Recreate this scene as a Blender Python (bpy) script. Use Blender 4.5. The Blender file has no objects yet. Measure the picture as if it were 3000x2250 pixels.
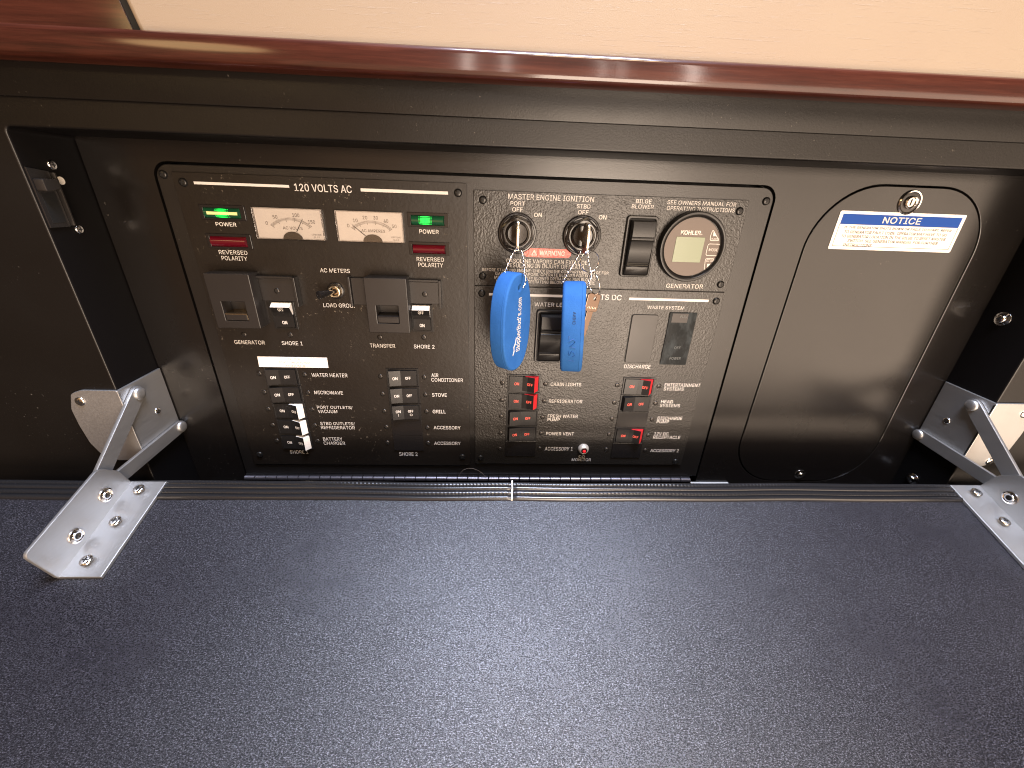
import bpy, bmesh, math, random
from mathutils import Matrix, Vector
random.seed(7)
PI = math.pi
scene = bpy.context.scene
C = scene.collection

# ------------------------------------------------------------------ camera
cam_data = bpy.data.cameras.new('camera')
cam = bpy.data.objects.new('camera', cam_data); C.objects.link(cam)
cam.matrix_world = Matrix(((0.9988166, -0.01601679, -0.04592237, 0.0),
                           (-0.03482125, 0.42368645, -0.90513937, -0.4),
                           (0.03395411, 0.9056673, 0.42262733, 0.0),
                           (0, 0, 0, 1)))
cam_data.sensor_width = 36.0
cam_data.lens = 36.0 * 1174.6 / 3000.0
cam_data.clip_start = 0.01; cam_data.clip_end = 50
scene.camera = cam

# ------------------------------------------------------------------ light: a boat cabin, lamps only
world = bpy.data.worlds.new('World'); scene.world = world; world.use_nodes = True
wb = world.node_tree.nodes['Background']
wb.inputs[0].default_value = (1.0, 0.70, 0.48, 1); wb.inputs[1].default_value = 0.08

def area(name, loc, target, sx, sy, watts, col, spread=180):
    d = bpy.data.lights.new(name, 'AREA'); d.shape = 'RECTANGLE'; d.size = sx; d.size_y = sy
    d.energy = watts; d.color = col; d.spread = math.radians(spread)
    o = bpy.data.objects.new(name, d); C.objects.link(o)
    o.location = loc
    o.rotation_euler = (Vector(target) - Vector(loc)).to_track_quat('-Z', 'Y').to_euler()
    return o
# the lit cabin side behind the photographer, brighter to the right
area('cabin_lamp_right', (1.85, -1.75, -0.62), (1.85, 0, -0.62), 2.1, 1.85, 56, (1.0, 0.76, 0.57))
area('cabin_lamp_near', (0.48, -1.75, -0.45), (0.48, 0, -0.45), 0.65, 1.2, 54, (1.0, 0.80, 0.63))
area('cabin_lamp_middle', (-0.35, -1.75, -0.45), (-0.35, 0, -0.45), 1.0, 1.5, 4.6, (1.0, 0.56, 0.30))
area('cabin_lamp_left', (-1.60, -1.75, -0.25), (-1.60, 0, -0.25), 1.4, 1.3, 1.3, (1.0, 0.50, 0.24))
# daylight falling through the hatch overhead
area('hatch_daylight', (0.16, -0.40, 1.15), (0.12, -0.25, -0.3), 0.52, 0.42, 56, (0.70, 0.78, 1.0))
# warm sconce, and an overhead fill added to brighten the diffuse surfaces
area('sconce', (-1.20, -1.80, 0.55), (-0.2, 0, 0.0), 0.50, 0.20, 2.4, (1.0, 0.66, 0.30)).data.shape = 'ELLIPSE'
area('overhead_fill', (0.30, -0.95, 0.95), (0.15, 0, -0.1), 0.40, 0.25, 10.0, (1.0, 0.72, 0.44))
# added slim lamps, made up to draw streaks in the rail varnish
for xx, ww in ((-0.13, 0.030), (0.03, 0.018), (0.44, 0.016), (0.52, 0.012), (0.83, 0.05)):
    area('streak_lamp', (xx, -1.80, 0.62), (xx, 0, 0.30), ww, 0.75, 60 * ww, (1.0, 0.84, 0.74))

vs = scene.view_settings
vs.view_transform = 'Standard'; vs.look = 'None'; vs.exposure = 0.0; vs.gamma = 1.0
scene.render.engine = 'CYCLES'
scene.cycles.filter_width = 1.1

# ------------------------------------------------------------------ measured layout (metres, panel plane x / z)
TXT_AC = [('120 VOLTS AC', -0.1525, 0.0012, 0.0494, 0.006), ('POWER', -0.2436, -0.0312, 0.018, 0.0037), ('REVERSED', -0.2435, -0.0555, 0.0256, 0.0041),
 ('POLARITY', -0.2437, -0.0608, 0.0232, 0.0042), ('POWER', -0.0618, -0.0317, 0.0178, 0.004), ('REVERSED', -0.0619, -0.0564, 0.0258, 0.0042),
 ('POLARITY', -0.0618, -0.0616, 0.0235, 0.0043), ('AC METERS', -0.1528, -0.0694, 0.0278, 0.0042), ('LOAD GROU.', -0.154, -0.103, 0.0302, 0.0045),
 ('GENERATOR', -0.2494, -0.1435, 0.0301, 0.0046), ('SHORE 1', -0.2069, -0.1436, 0.0208, 0.0046), ('TRANSFER', -0.1156, -0.1443, 0.0259, 0.0046),
 ('SHORE 2', -0.0728, -0.1444, 0.0213, 0.0047), ('WATER HEATER', -0.1749, -0.1788, 0.0374, 0.0047), ('MICROWAVE', -0.1791, -0.1996, 0.0304, 0.0047),
 ('PORT OUTLETS/', -0.1752, -0.2179, 0.0386, 0.0047), ('VACUUM', -0.1838, -0.223, 0.021, 0.0046), ('STBD OUTLETS/', -0.1753, -0.2387, 0.0381, 0.0049),
 ('REFRIGERATOR', -0.1756, -0.2438, 0.0376, 0.0047), ('BATTERY', -0.1837, -0.2592, 0.0216, 0.0049), ('CHARGER', -0.1827, -0.2648, 0.0242, 0.0049),
 ('SHORE 1', -0.225, -0.2774, 0.0206, 0.005), ('AIR', -0.0633, -0.1768, 0.0074, 0.0046), ('CONDITIONER', -0.0503, -0.1822, 0.034, 0.0047),
 ('STOVE', -0.0594, -0.2005, 0.0162, 0.0048), ('GRILL', -0.0606, -0.2214, 0.0144, 0.005), ('ACCESSORY', -0.0524, -0.2423, 0.0305, 0.005),
 ('ACCESSORY', -0.0528, -0.2636, 0.0306, 0.0049), ('SHORE 2', -0.0991, -0.2791, 0.0213, 0.0051)]
TXT_IG = [('MASTER ENGINE IGNITION', 0.0494, 0.0004, 0.0779, 0.005), ('PORT', 0.0192, -0.0052, 0.0131, 0.0039), ('OFF', 0.0192, -0.0102, 0.0096, 0.004),
 ('ON', 0.0382, -0.0142, 0.0073, 0.004), ('STBD', 0.0795, -0.0056, 0.0126, 0.0039), ('OFF', 0.0797, -0.0106, 0.0097, 0.004), ('ON', 0.0982, -0.0142, 0.0071, 0.0041),
 ('GASOLINE VAPORS CAN EXPLODE', 0.0494, -0.0553, 0.0784, 0.0042), ('RESULTING IN INJURY OR DEATH.', 0.0491, -0.0595, 0.0757, 0.0043),
 ('BEFORE STARTING ENGINE: CHECK ENGINE COMPARTMENT BILGE FOR', 0.049, -0.0643, 0.1232, 0.003),
 ('GASOLINE OR VAPORS. OPERATE BLOWER FOR FOUR', 0.0488, -0.0677, 0.0977, 0.0031), ('MINUTES AND VERIFY BLOWER OPERATION. RUN BLOWER', 0.0488, -0.0713, 0.0993, 0.0031),
 ('WHEN VESSEL IS OPERATING BELOW CRUISING SPEED.', 0.0496, -0.0747, 0.0979, 0.0032), ('BILGE', 0.1343, 0.0004, 0.0144, 0.0038),
 ('BLOWER', 0.1342, -0.004, 0.0205, 0.0039), ('SEE OWNERS MANUAL FOR', 0.1886, 0.0005, 0.0647, 0.0037), ('OPERATING INSTRUCTIONS', 0.1888, -0.0044, 0.0641, 0.0038),
 ('GENERATOR', 0.189, -0.0749, 0.0375, 0.0047)]
TXT_DC = [('12 VOLTS DC', 0.1034, -0.088, 0.0475, 0.0055), ('WATER LEVEL', 0.0592, -0.0969, 0.0387, 0.0045), ('WASTE SYSTEM', 0.1742, -0.097, 0.0381, 0.0038),
 ('DISCHARGE', 0.1558, -0.1624, 0.0289, 0.0049), ('CABIN LIGHTS', 0.0797, -0.1852, 0.0339, 0.0046), ('REFRIGERATOR', 0.0813, -0.2062, 0.0378, 0.0048),
 ('FRESH WATER', 0.0798, -0.2253, 0.0346, 0.0047), ('PUMP', 0.0696, -0.23, 0.0141, 0.0045), ('POWER VENT', 0.0786, -0.2488, 0.0327, 0.0049),
 ('ACCESSORY 1', 0.0789, -0.2699, 0.0334, 0.0051), ('CO', 0.1076, -0.2809, 0.0072, 0.0045), ('MONITOR', 0.1076, -0.2854, 0.0234, 0.0045),
 ('ENTERTAINMENT', 0.2106, -0.1837, 0.0405, 0.0044), ('SYSTEMS', 0.2016, -0.1887, 0.0229, 0.0044), ('HEAD', 0.1972, -0.2047, 0.0139, 0.0046),
 ('SYSTEMS', 0.2017, -0.2097, 0.0233, 0.0046), ('DISCHARGE', 0.205, -0.2263, 0.0291, 0.0048), ('PUMP', 0.1975, -0.231, 0.0145, 0.0046),
 ('12V DC', 0.199, -0.2475, 0.0173, 0.0048), ('RECEPTACLE', 0.2064, -0.2523, 0.0325, 0.0047), ('ACCESSORY 2', 0.2076, -0.2712, 0.0349, 0.0049)]
BARS_AC = [(-0.2218, 0.0017, 0.0805, 0.0021), (-0.0816, 0.0011, 0.0767, 0.0025)]
BARS_DC = [(0.0341, -0.088, 0.0803, 0.0024), (0.176, -0.0889, 0.0819, 0.0024)]
RECT = {'amp': (-0.1445, -0.0848, -0.0424, -0.0162),
 'bilge': (0.1208, 0.1502, -0.0669, -0.0116),
 'caution': (-0.2452, -0.1744, -0.17, -0.1588),
 'col_ac1': (-0.2418, -0.207, -0.2732, -0.1704),
 'col_ac2': (-0.1148, -0.0807, -0.2738, -0.1692),
 'col_dc1': (0.015, 0.051, -0.2805, -0.1738),
 'col_dc2': (0.1428, 0.1782, -0.2815, -0.175),
 'discharge': (0.1406, 0.1684, -0.1576, -0.1046),
 'display': (0.1796, 0.208, -0.159, -0.1015),
 'guard1': (-0.2646, -0.2242, -0.1232, -0.0718),
 'guard2': (-0.1218, -0.0824, -0.1246, -0.0718),
 'lamp_green_l': (-0.2628, -0.224, -0.0276, -0.0152),
 'lamp_green_r': (-0.0807, -0.0433, -0.0277, -0.0156),
 'lamp_red_l': (-0.2636, -0.224, -0.052, -0.0392),
 'lamp_red_r': (-0.081, -0.043, -0.0526, -0.0409),
 'lcd': (0.1691, 0.1966, -0.0512, -0.0284),
 'lock1': (-0.229, -0.1913, -0.0995, -0.0774),
 'lock2': (-0.084, -0.055, -0.0986, -0.0772),
 'mode': (0.2005, 0.2128, -0.0446, -0.0337),
 'notice': (0.3238, 0.4492, -0.0354, -0.001),
 'shore1': (-0.2199, -0.197, -0.1281, -0.1001),
 'shore2': (-0.0837, -0.0624, -0.128, -0.0996),
 'tab2': (-0.138, -0.1264, -0.101, -0.0751),
 'volt': (-0.2168, -0.1566, -0.0423, -0.0159),
 'warning': (0.0268, 0.072, -0.0514, -0.0434),
 'water': (0.0424, 0.0718, -0.1586, -0.102),
 'win1': (-0.2548, -0.234, -0.1158, -0.0974),
 'win2': (-0.1127, -0.092, -0.115, -0.0977)}
SCREW_DOOR = [(-0.2873, 0.0074), (0.2495, 0.0044)]
SCREW_AC = [(-0.2709, 0.0018), (-0.0344, 0.0016), (-0.2704, -0.2812), (-0.0356, -0.2824)]
SCREW_IG = [(-0.0122, -0.0033), (-0.0123, -0.0705), (0.2255, -0.0048), (0.225, -0.0721)]
SCREW_DC = [(-0.0131, -0.0873), (0.2248, -0.0889), (-0.0141, -0.2835), (0.2242, -0.287)]
BRK_AC = [(-0.2477, -0.1784), (-0.2475, -0.2003), (-0.2477, -0.221), (-0.2473, -0.2415), (-0.2469, -0.2622), (-0.201, -0.1788), (-0.201, -0.1999), (-0.2007, -0.2208),
 (-0.2007, -0.2414), (-0.2011, -0.2623), (-0.1214, -0.1793), (-0.1213, -0.2002), (-0.1215, -0.2217), (-0.1212, -0.2424), (-0.1219, -0.2635), (-0.0748, -0.1793),
 (-0.0747, -0.2006), (-0.0748, -0.2215), (-0.0748, -0.2427), (-0.0751, -0.2635), (-0.2071, -0.1348), (-0.0726, -0.1341), (-0.2529, -0.1353), (-0.1174, -0.1351)]
BRK_DC = [(0.0097, -0.1843), (0.0096, -0.2057), (0.0093, -0.2267), (0.0091, -0.2485), (0.0088, -0.2708), (0.057, -0.185), (0.0568, -0.206), (0.0565, -0.227), (0.0562, -0.2486),
 (0.0559, -0.2698), (0.137, -0.1851), (0.1368, -0.2067), (0.1371, -0.228), (0.1367, -0.2492), (0.1365, -0.2704), (0.1841, -0.1852), (0.1845, -0.2071), (0.1842, -0.2284),
 (0.1838, -0.2497), (0.1837, -0.2711)]
KOHLER = ('KOHLER', 0.182, -0.0246, 0.019, 0.0039)
GAUGE_TXT = [('START', 0.2054, -0.0296, 0.0082, 0.0019), ('MODE', 0.207, -0.0392, 0.0087, 0.0025), ('STOP', 0.2062, -0.0492, 0.0074, 0.0024)]
START_BTN = [(0.2021, -0.0208), (0.2109, -0.031), (0.2014, -0.0313), (0.2009, -0.0265)]
STOP_BTN = [(0.201, -0.0472), (0.2103, -0.0469), (0.2079, -0.0562), (0.2023, -0.058)]
START_TRI = [(0.2032, -0.0228), (0.2067, -0.0269), (0.2036, -0.027)]
STOP_TRI = [(0.2044, -0.0521), (0.2076, -0.052), (0.2046, -0.0557)]
CHAIN1 = [[(0.0195, -0.04, -0.0412), (0.0171, -0.041, -0.0401), (0.0151, -0.041, -0.0421), (0.0137, -0.042, -0.0454), (0.0124, -0.042, -0.0488), (0.0113, -0.043, -0.0515),
  (0.0099, -0.043, -0.055), (0.0085, -0.044, -0.0583), (0.0076, -0.045, -0.0608)],
 [(0.0195, -0.04, -0.0412), (0.0221, -0.042, -0.0418), (0.0233, -0.044, -0.0448), (0.0235, -0.047, -0.0478), (0.0241, -0.05, -0.0515), (0.0244, -0.052, -0.0554),
  (0.0251, -0.054, -0.0596), (0.0257, -0.056, -0.0638), (0.0249, -0.058, -0.0666), (0.0237, -0.06, -0.0685)]]
CHAIN2 = [[(0.0797, -0.04, -0.042), (0.0807, -0.042, -0.044), (0.0809, -0.043, -0.0472), (0.0804, -0.044, -0.0505), (0.0814, -0.044, -0.054), (0.0837, -0.044, -0.058),
  (0.0844, -0.044, -0.0615), (0.0836, -0.044, -0.065), (0.0818, -0.045, -0.0691), (0.0804, -0.046, -0.0719)],
 [(0.0735, -0.038, -0.0418), (0.072, -0.037, -0.0454), (0.0707, -0.037, -0.0484), (0.0687, -0.037, -0.0525), (0.0661, -0.037, -0.0567), (0.0635, -0.038, -0.0601),
  (0.0618, -0.039, -0.0636), (0.06, -0.041, -0.0668), (0.0593, -0.043, -0.0689)]]
MISC = {'gauge': (0.1857, -0.0376),
 'gaugeR': 0.03135,
 'hatchscrew': (0.3905, -0.3067),
 'led': (0.1082, -0.2691),
 'lockface': (0.3872, 0.008),
 'ring': (0.0812, -0.0481),
 'switch': [(0.0198, -0.0306), (0.0804, -0.0308)],
 'toggle': (-0.1546, -0.0884)}

# ------------------------------------------------------------------ materials
MAT = {}
def new_mat(name):
    m = bpy.data.materials.new(name); m.use_nodes = True
    nt = m.node_tree; b = nt.nodes['Principled BSDF']
    MAT[name] = m
    return m, nt, b
def N(nt, kind, **kw):
    n = nt.nodes.new(kind)
    for k, v in kw.items():
        if k in n.inputs: n.inputs[k].default_value = v
        else: setattr(n, k, v)
    return n
def simple(name, col, rough=0.5, metal=0.0, spec=0.5, coat=0.0, emit=None, estr=0.0):
    m, nt, b = new_mat(name)
    b.inputs['Base Color'].default_value = (*col, 1); b.inputs['Roughness'].default_value = rough
    b.inputs['Metallic'].default_value = metal; b.inputs['Specular IOR Level'].default_value = spec
    b.inputs['Coat Weight'].default_value = coat; b.inputs['Coat Roughness'].default_value = 0.06
    if emit:
        b.inputs['Emission Color'].default_value = (*emit, 1); b.inputs['Emission Strength'].default_value = estr
    return m
def coords(nt, scale=(1, 1, 1)):
    tc = N(nt, 'ShaderNodeTexCoord'); mp = N(nt, 'ShaderNodeMapping')
    mp.inputs['Scale'].default_value = scale
    mp.inputs['Location'].default_value = (13.37, 7.71, 5.19)
    nt.links.new(tc.outputs['Object'], mp.inputs['Vector'])
    return mp.outputs['Vector']
def noise(nt, vec, scale, detail=3, rough=0.5):
    n = N(nt, 'ShaderNodeTexNoise'); n.inputs['Scale'].default_value = scale
    n.inputs['Detail'].default_value = detail; n.inputs['Roughness'].default_value = rough
    nt.links.new(vec, n.inputs['Vector']); return n.outputs['Fac']
def ramp(nt, fac, stops):
    r = N(nt, 'ShaderNodeValToRGB'); e = r.color_ramp.elements
    while len(e) < len(stops): e.new(0.5)
    for i, (p, c) in enumerate(stops):
        e[i].position = p; e[i].color = (*c, 1) if len(c) == 3 else c
    nt.links.new(fac, r.inputs['Fac']); return r.outputs['Color']
def rng(nt, fac, a, b, c, d):
    r = N(nt, 'ShaderNodeMapRange')
    for i, v in zip((1, 2, 3, 4), (a, b, c, d)): r.inputs[i].default_value = v
    nt.links.new(fac, r.inputs[0]); return r.outputs[0]
def bump(nt, b, h, strength, dist):
    n = N(nt, 'ShaderNodeBump'); n.inputs['Strength'].default_value = strength; n.inputs['Distance'].default_value = dist
    nt.links.new(h, n.inputs['Height']); nt.links.new(n.outputs['Normal'], b.inputs['Normal']); return n
def math2(nt, op, a, b):
    n = N(nt, 'ShaderNodeMath', operation=op)
    for i, v in enumerate((a, b)):
        if isinstance(v, (int, float)): n.inputs[i].default_value = v
        else: nt.links.new(v, n.inputs[i])
    return n.outputs[0]

def plastic(name, col, r0, r1, bscale, bstr, bdist, dust=0.0, spec=0.5):
    m, nt, b = new_mat(name); b.inputs['Specular IOR Level'].default_value = spec
    v = coords(nt)
    big = noise(nt, v, 14, 4)
    nt.links.new(rng(nt, big, 0.3, 0.7, r0, r1), b.inputs['Roughness'])
    fine = noise(nt, v, bscale, 3, 0.55)
    bump(nt, b, fine, bstr, bdist)
    if dust:
        sp = noise(nt, v, 420, 2, 0.6); patch = noise(nt, v, 22, 2)
        f = math2(nt, 'MULTIPLY', rng(nt, sp, 0.70, 0.76, 0, 1), rng(nt, patch, 0.5, 0.62, 0, dust))
        mx = N(nt, 'ShaderNodeMix', data_type='RGBA')
        nt.links.new(f, mx.inputs[0]); mx.inputs[6].default_value = (*col, 1); mx.inputs[7].default_value = (0.30, 0.27, 0.23, 1)
        nt.links.new(mx.outputs[2], b.inputs['Base Color'])
    else:
        b.inputs['Base Color'].default_value = (*col, 1)
    return m
plastic('moulded_black', (0.0060, 0.0050, 0.0045), 0.23, 0.28, 900, 0.10, 0.0004, 0.25)
plastic('frame_black', (0.0045, 0.0036, 0.0030), 0.34, 0.42, 700, 0.15, 0.0004, 0.25, 0.33)
plastic('door_black', (0.0080, 0.0068, 0.0060), 0.33, 0.40, 1100, 0.25, 0.0004, 0.3)
plastic('guard_black', (0.012, 0.010, 0.009), 0.36, 0.46, 1400, 0.12, 0.0003)

# pebbled panel skin
m, nt, b = new_mat('pebbled_black')
v = coords(nt)
vo = N(nt, 'ShaderNodeTexVoronoi', feature='SMOOTH_F1'); vo.inputs['Scale'].default_value = 620; vo.inputs['Smoothness'].default_value = 0.6
wn = noise(nt, v, 420, 3, 0.6)
mixv = N(nt, 'ShaderNodeMixRGB'); mixv.inputs[0].default_value = 0.004
tw = N(nt, 'ShaderNodeTexNoise'); tw.inputs['Scale'].default_value = 200; nt.links.new(v, tw.inputs['Vector'])
nt.links.new(v, mixv.inputs[1]); nt.links.new(tw.outputs['Color'], mixv.inputs[2]); nt.links.new(mixv.outputs[0], vo.inputs['Vector'])
h = math2(nt, 'ADD', math2(nt, 'MULTIPLY', vo.outputs['Distance'], 0.6), wn)
bump(nt, b, h, 0.7, 0.00048)
b.inputs['Base Color'].default_value = (0.012, 0.0105, 0.009, 1)
nt.links.new(rng(nt, noise(nt, v, 18, 3), 0.3, 0.7, 0.33, 0.42), b.inputs['Roughness'])
# the same skin, worn smoother, on the left panel
m, nt, b = new_mat('worn_skin')
b.inputs['Specular IOR Level'].default_value = 0.44
v = coords(nt)
wn = noise(nt, v, 300, 3, 0.6)
bump(nt, b, wn, 0.22, 0.0006)
sp = noise(nt, v, 330, 2, 0.6); patch = noise(nt, v, 20, 2)
fdust = math2(nt, 'MULTIPLY', rng(nt, sp, 0.66, 0.74, 0, 1), rng(nt, patch, 0.48, 0.62, 0, 0.5))
mx = N(nt, 'ShaderNodeMix', data_type='RGBA'); nt.links.new(fdust, mx.inputs[0])
mx.inputs[6].default_value = (0.0085, 0.0066, 0.0052, 1); mx.inputs[7].default_value = (0.20, 0.17, 0.13, 1)
nt.links.new(mx.outputs[2], b.inputs['Base Color'])
nt.links.new(rng(nt, noise(nt, v, 18, 3), 0.3, 0.7, 0.33, 0.42), b.inputs['Roughness'])

# vinyl of the flap: fine cross-ribbed weave; glints painted as pale specks on its peaks
m, nt, b = new_mat('ribbed_vinyl')
v = coords(nt, (1, 1, 1))
rib = noise(nt, coords(nt, (760, 1450, 760)), 1.0, 2, 0.6)
fine = noise(nt, coords(nt, (1300, 2300, 1300)), 1.0, 2, 0.6)
hh = math2(nt, 'ADD', rib, math2(nt, 'MULTIPLY', fine, 0.7))
bump(nt, b, hh, 1.0, 0.00027)
nt.links.new(ramp(nt, rng(nt, hh, 0.6, 1.15, 0, 1), [(0.30, (0.005, 0.005, 0.007)), (0.62, (0.016, 0.016, 0.021)), (0.85, (0.105, 0.105, 0.13))]), b.inputs['Base Color'])
nt.links.new(rng(nt, hh, 0.70, 1.05, 0.25, 1.0), b.inputs['Specular IOR Level'])
spk = rng(nt, hh, 0.65, 1.05, 0.44, 0.28)
smear = noise(nt, coords(nt, (7, 11, 7)), 1.0, 5, 0.6)
nt.links.new(math2(nt, 'ADD', spk, rng(nt, smear, 0.30, 0.70, -0.06, 0.08)), b.inputs['Roughness'])

simple('trim_vinyl', (0.012, 0.012, 0.013), 0.25, spec=0.6)
simple('gloss_black', (0.010, 0.009, 0.009), 0.22)
simple('satin_black', (0.010, 0.0095, 0.0095), 0.34, spec=0.36)
simple('hinge_black', (0.19, 0.18, 0.205), 0.36, metal=0.9)
simple('film_haze', (0.035, 0.030, 0.028), 0.3, spec=0.3)
simple('recess_side', (0.0035, 0.003, 0.003), 0.45, spec=0.12)
simple('dark_slot', (0.004, 0.004, 0.004), 0.6)
simple('black_screw', (0.020, 0.019, 0.018), 0.28, metal=0.6)
simple('dull_screw', (0.055, 0.05, 0.046), 0.32, metal=0.85)
simple('recess_mark', (0.003, 0.003, 0.003), 0.7)
simple('chrome', (0.72, 0.70, 0.68), 0.12, metal=1.0)
simple('nickel', (0.62, 0.57, 0.50), 0.2, metal=1.0)
simple('lamp_ring', (0.60, 0.56, 0.50), 0.35, metal=0.5)
simple('brass_nickel', (0.70, 0.55, 0.36), 0.25, metal=1.0)
simple('white_print', (0.60, 0.57, 0.535), 0.55)
simple('red_print', (0.75, 0.10, 0.07), 0.55)
simple('dim_print', (0.10, 0.11, 0.11), 0.5)
simple('ink', (0.018, 0.016, 0.015), 0.7, spec=0.2)
simple('scale_ink', (0.11, 0.09, 0.075), 0.6)
simple('grey_ink', (0.22, 0.19, 0.17), 0.6)
simple('white_plastic', (0.80, 0.76, 0.70), 0.35)
simple('red_plastic', (0.52, 0.022, 0.028), 0.35)
simple('white_label', (0.82, 0.78, 0.74), 0.45)
simple('meter_face', (0.49, 0.435, 0.385), 0.6)
simple('needle', (0.03, 0.025, 0.02), 0.5)
simple('hub_brown', (0.05, 0.04, 0.03), 0.25)
simple('green_lens', (0.006, 0.05, 0.022), 0.12, coat=0.6)
simple('green_glow', (0.01, 0.25, 0.03), 0.3, emit=(0.0, 1.0, 0.10), estr=1.1)
simple('lens_glare', (0.35, 0.33, 0.12), 0.3, emit=(0.90, 0.85, 0.35), estr=0.55)  # emission standing in for a reflection on the left lens
simple('red_lens', (0.075, 0.002, 0.007), 0.14, coat=0.6)
simple('lcd_glass', (0.165, 0.20, 0.125), 0.25, coat=0.4)
simple('gauge_face', (0.10, 0.075, 0.062), 0.5)
simple('notice_blue', (0.010, 0.060, 0.30), 0.6, spec=0.2)
simple('red_led', (0.5, 0.01, 0.015), 0.25, emit=(1.0, 0.02, 0.03), estr=0.5)
simple('bead_steel', (0.80, 0.78, 0.74), 0.16, metal=1.0)
simple('key_steel', (0.78, 0.70, 0.58), 0.24, metal=1.0)
simple('spare_steel', (0.16, 0.115, 0.09), 0.22, metal=1.0)
simple('gap_white', (0.42, 0.42, 0.41), 0.5)
simple('hair', (0.16, 0.13, 0.11), 0.5)
simple('floor_dark', (0.02, 0.017, 0.015), 0.6)

# foam float
m, nt, b = new_mat('blue_foam')
v = coords(nt)
nt.links.new(ramp(nt, noise(nt, v, 60, 3), [(0.3, (0.016, 0.086, 0.275)), (0.7, (0.022, 0.104, 0.315))]), b.inputs['Base Color'])
b.inputs['Roughness'].default_value = 0.8; b.inputs['Specular IOR Level'].default_value = 0.2
bump(nt, b, noise(nt, v, 900, 3, 0.7), 0.5, 0.0004)
b.inputs['Subsurface Weight'].default_value = 0.0

# brushed steel of the brackets
m, nt, b = new_mat('bracket_steel')
v = coords(nt)
b.inputs['Metallic'].default_value = 0.90
nt.links.new(ramp(nt, noise(nt, v, 30, 4), [(0.3, (0.405, 0.40, 0.39)), (0.7, (0.43, 0.425, 0.415))]), b.inputs['Base Color'])
nt.links.new(rng(nt, noise(nt, coords(nt, (700, 40, 700)), 1.0, 4), 0.3, 0.7, 0.42, 0.50), b.inputs['Roughness'])
bump(nt, b, noise(nt, coords(nt, (900, 120, 900)), 1.0, 3), 0.06, 0.0003)

# varnished mahogany
m, nt, b = new_mat('mahogany')
g = noise(nt, coords(nt, (6, 60, 130)), 1.0, 6, 0.65)
g2 = noise(nt, coords(nt, (40, 300, 900)), 1.0, 3, 0.6)
gg = math2(nt, 'ADD', math2(nt, 'MULTIPLY', g, 0.75), math2(nt, 'MULTIPLY', g2, 0.25))
nt.links.new(ramp(nt, gg, [(0.30, (0.014, 0.0035, 0.002)), (0.52, (0.042, 0.0105, 0.006)), (0.75, (0.080, 0.024, 0.013))]), b.inputs['Base Color'])
b.inputs['Roughness'].default_value = 0.36; b.inputs['Specular IOR Level'].default_value = 0.15; b.inputs['Coat Weight'].default_value = 0.75; b.inputs['Coat Roughness'].default_value = 0.10
bump(nt, b, noise(nt, coords(nt, (60, 200, 400)), 1.0, 4), 0.16, 0.0005)

# upholstery: woven vinyl with slub threads
m, nt, b = new_mat('cream_weave')
sl = noise(nt, coords(nt, (24, 300, 1500)), 1.0, 4, 0.7)
wv = noise(nt, coords(nt, (1500, 1500, 2200)), 1.0, 2, 0.6)
slub = rng(nt, sl, 0.60, 0.74, 0, 0.55)
hh = math2(nt, 'ADD', math2(nt, 'MULTIPLY', wv, 0.45), slub)
bump(nt, b, hh, 0.45, 0.0005)
nt.links.new(ramp(nt, noise(nt, coords(nt, (3, 3, 5)), 1.0, 3), [(0.3, (0.225, 0.165, 0.112)), (0.7, (0.250, 0.195, 0.126))]), b.inputs['Base Color'])
b.inputs['Roughness'].default_value = 0.55

# clear window of a meter: see-through with a surface reflection
m = bpy.data.materials.new('clear_cover'); m.use_nodes = True; MAT['clear_cover'] = m
nt = m.node_tree; nt.nodes.clear()
o_ = N(nt, 'ShaderNodeOutputMaterial'); mx = N(nt, 'ShaderNodeMixShader'); tr = N(nt, 'ShaderNodeBsdfTransparent'); gl = N(nt, 'ShaderNodeBsdfGlossy')
fr = N(nt, 'ShaderNodeFresnel'); fr.inputs[0].default_value = 1.48; gl.inputs['Roughness'].default_value = 0.08
nt.links.new(fr.outputs[0], mx.inputs[0]); nt.links.new(tr.outputs[0], mx.inputs[1]); nt.links.new(gl.outputs[0], mx.inputs[2]); nt.links.new(mx.outputs[0], o_.inputs[0])

# smoked display with a hazy film
m, nt, b = new_mat('smoked_display')
b.inputs['Specular IOR Level'].default_value = 0.10
v = coords(nt)
nt.links.new(ramp(nt, noise(nt, coords(nt, (120, 120, 50)), 1.0, 4, 0.7), [(0.45, (0.008, 0.010, 0.011)), (0.75, (0.035, 0.042, 0.045))]), b.inputs['Base Color'])
nt.links.new(rng(nt, noise(nt, coords(nt, (90, 90, 60)), 1.0, 4), 0.35, 0.65, 0.12, 0.35), b.inputs['Roughness'])

# worn red warning decal
m, nt, b = new_mat('warning_red')
v = coords(nt)
nt.links.new(ramp(nt, noise(nt, v, 420, 2), [(0.35, (0.55, 0.035, 0.02)), (0.75, (0.62, 0.12, 0.08))]), b.inputs['Base Color'])
b.inputs['Roughness'].default_value = 0.3
bump(nt, b, noise(nt, v, 400, 3), 0.6, 0.0007)

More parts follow.
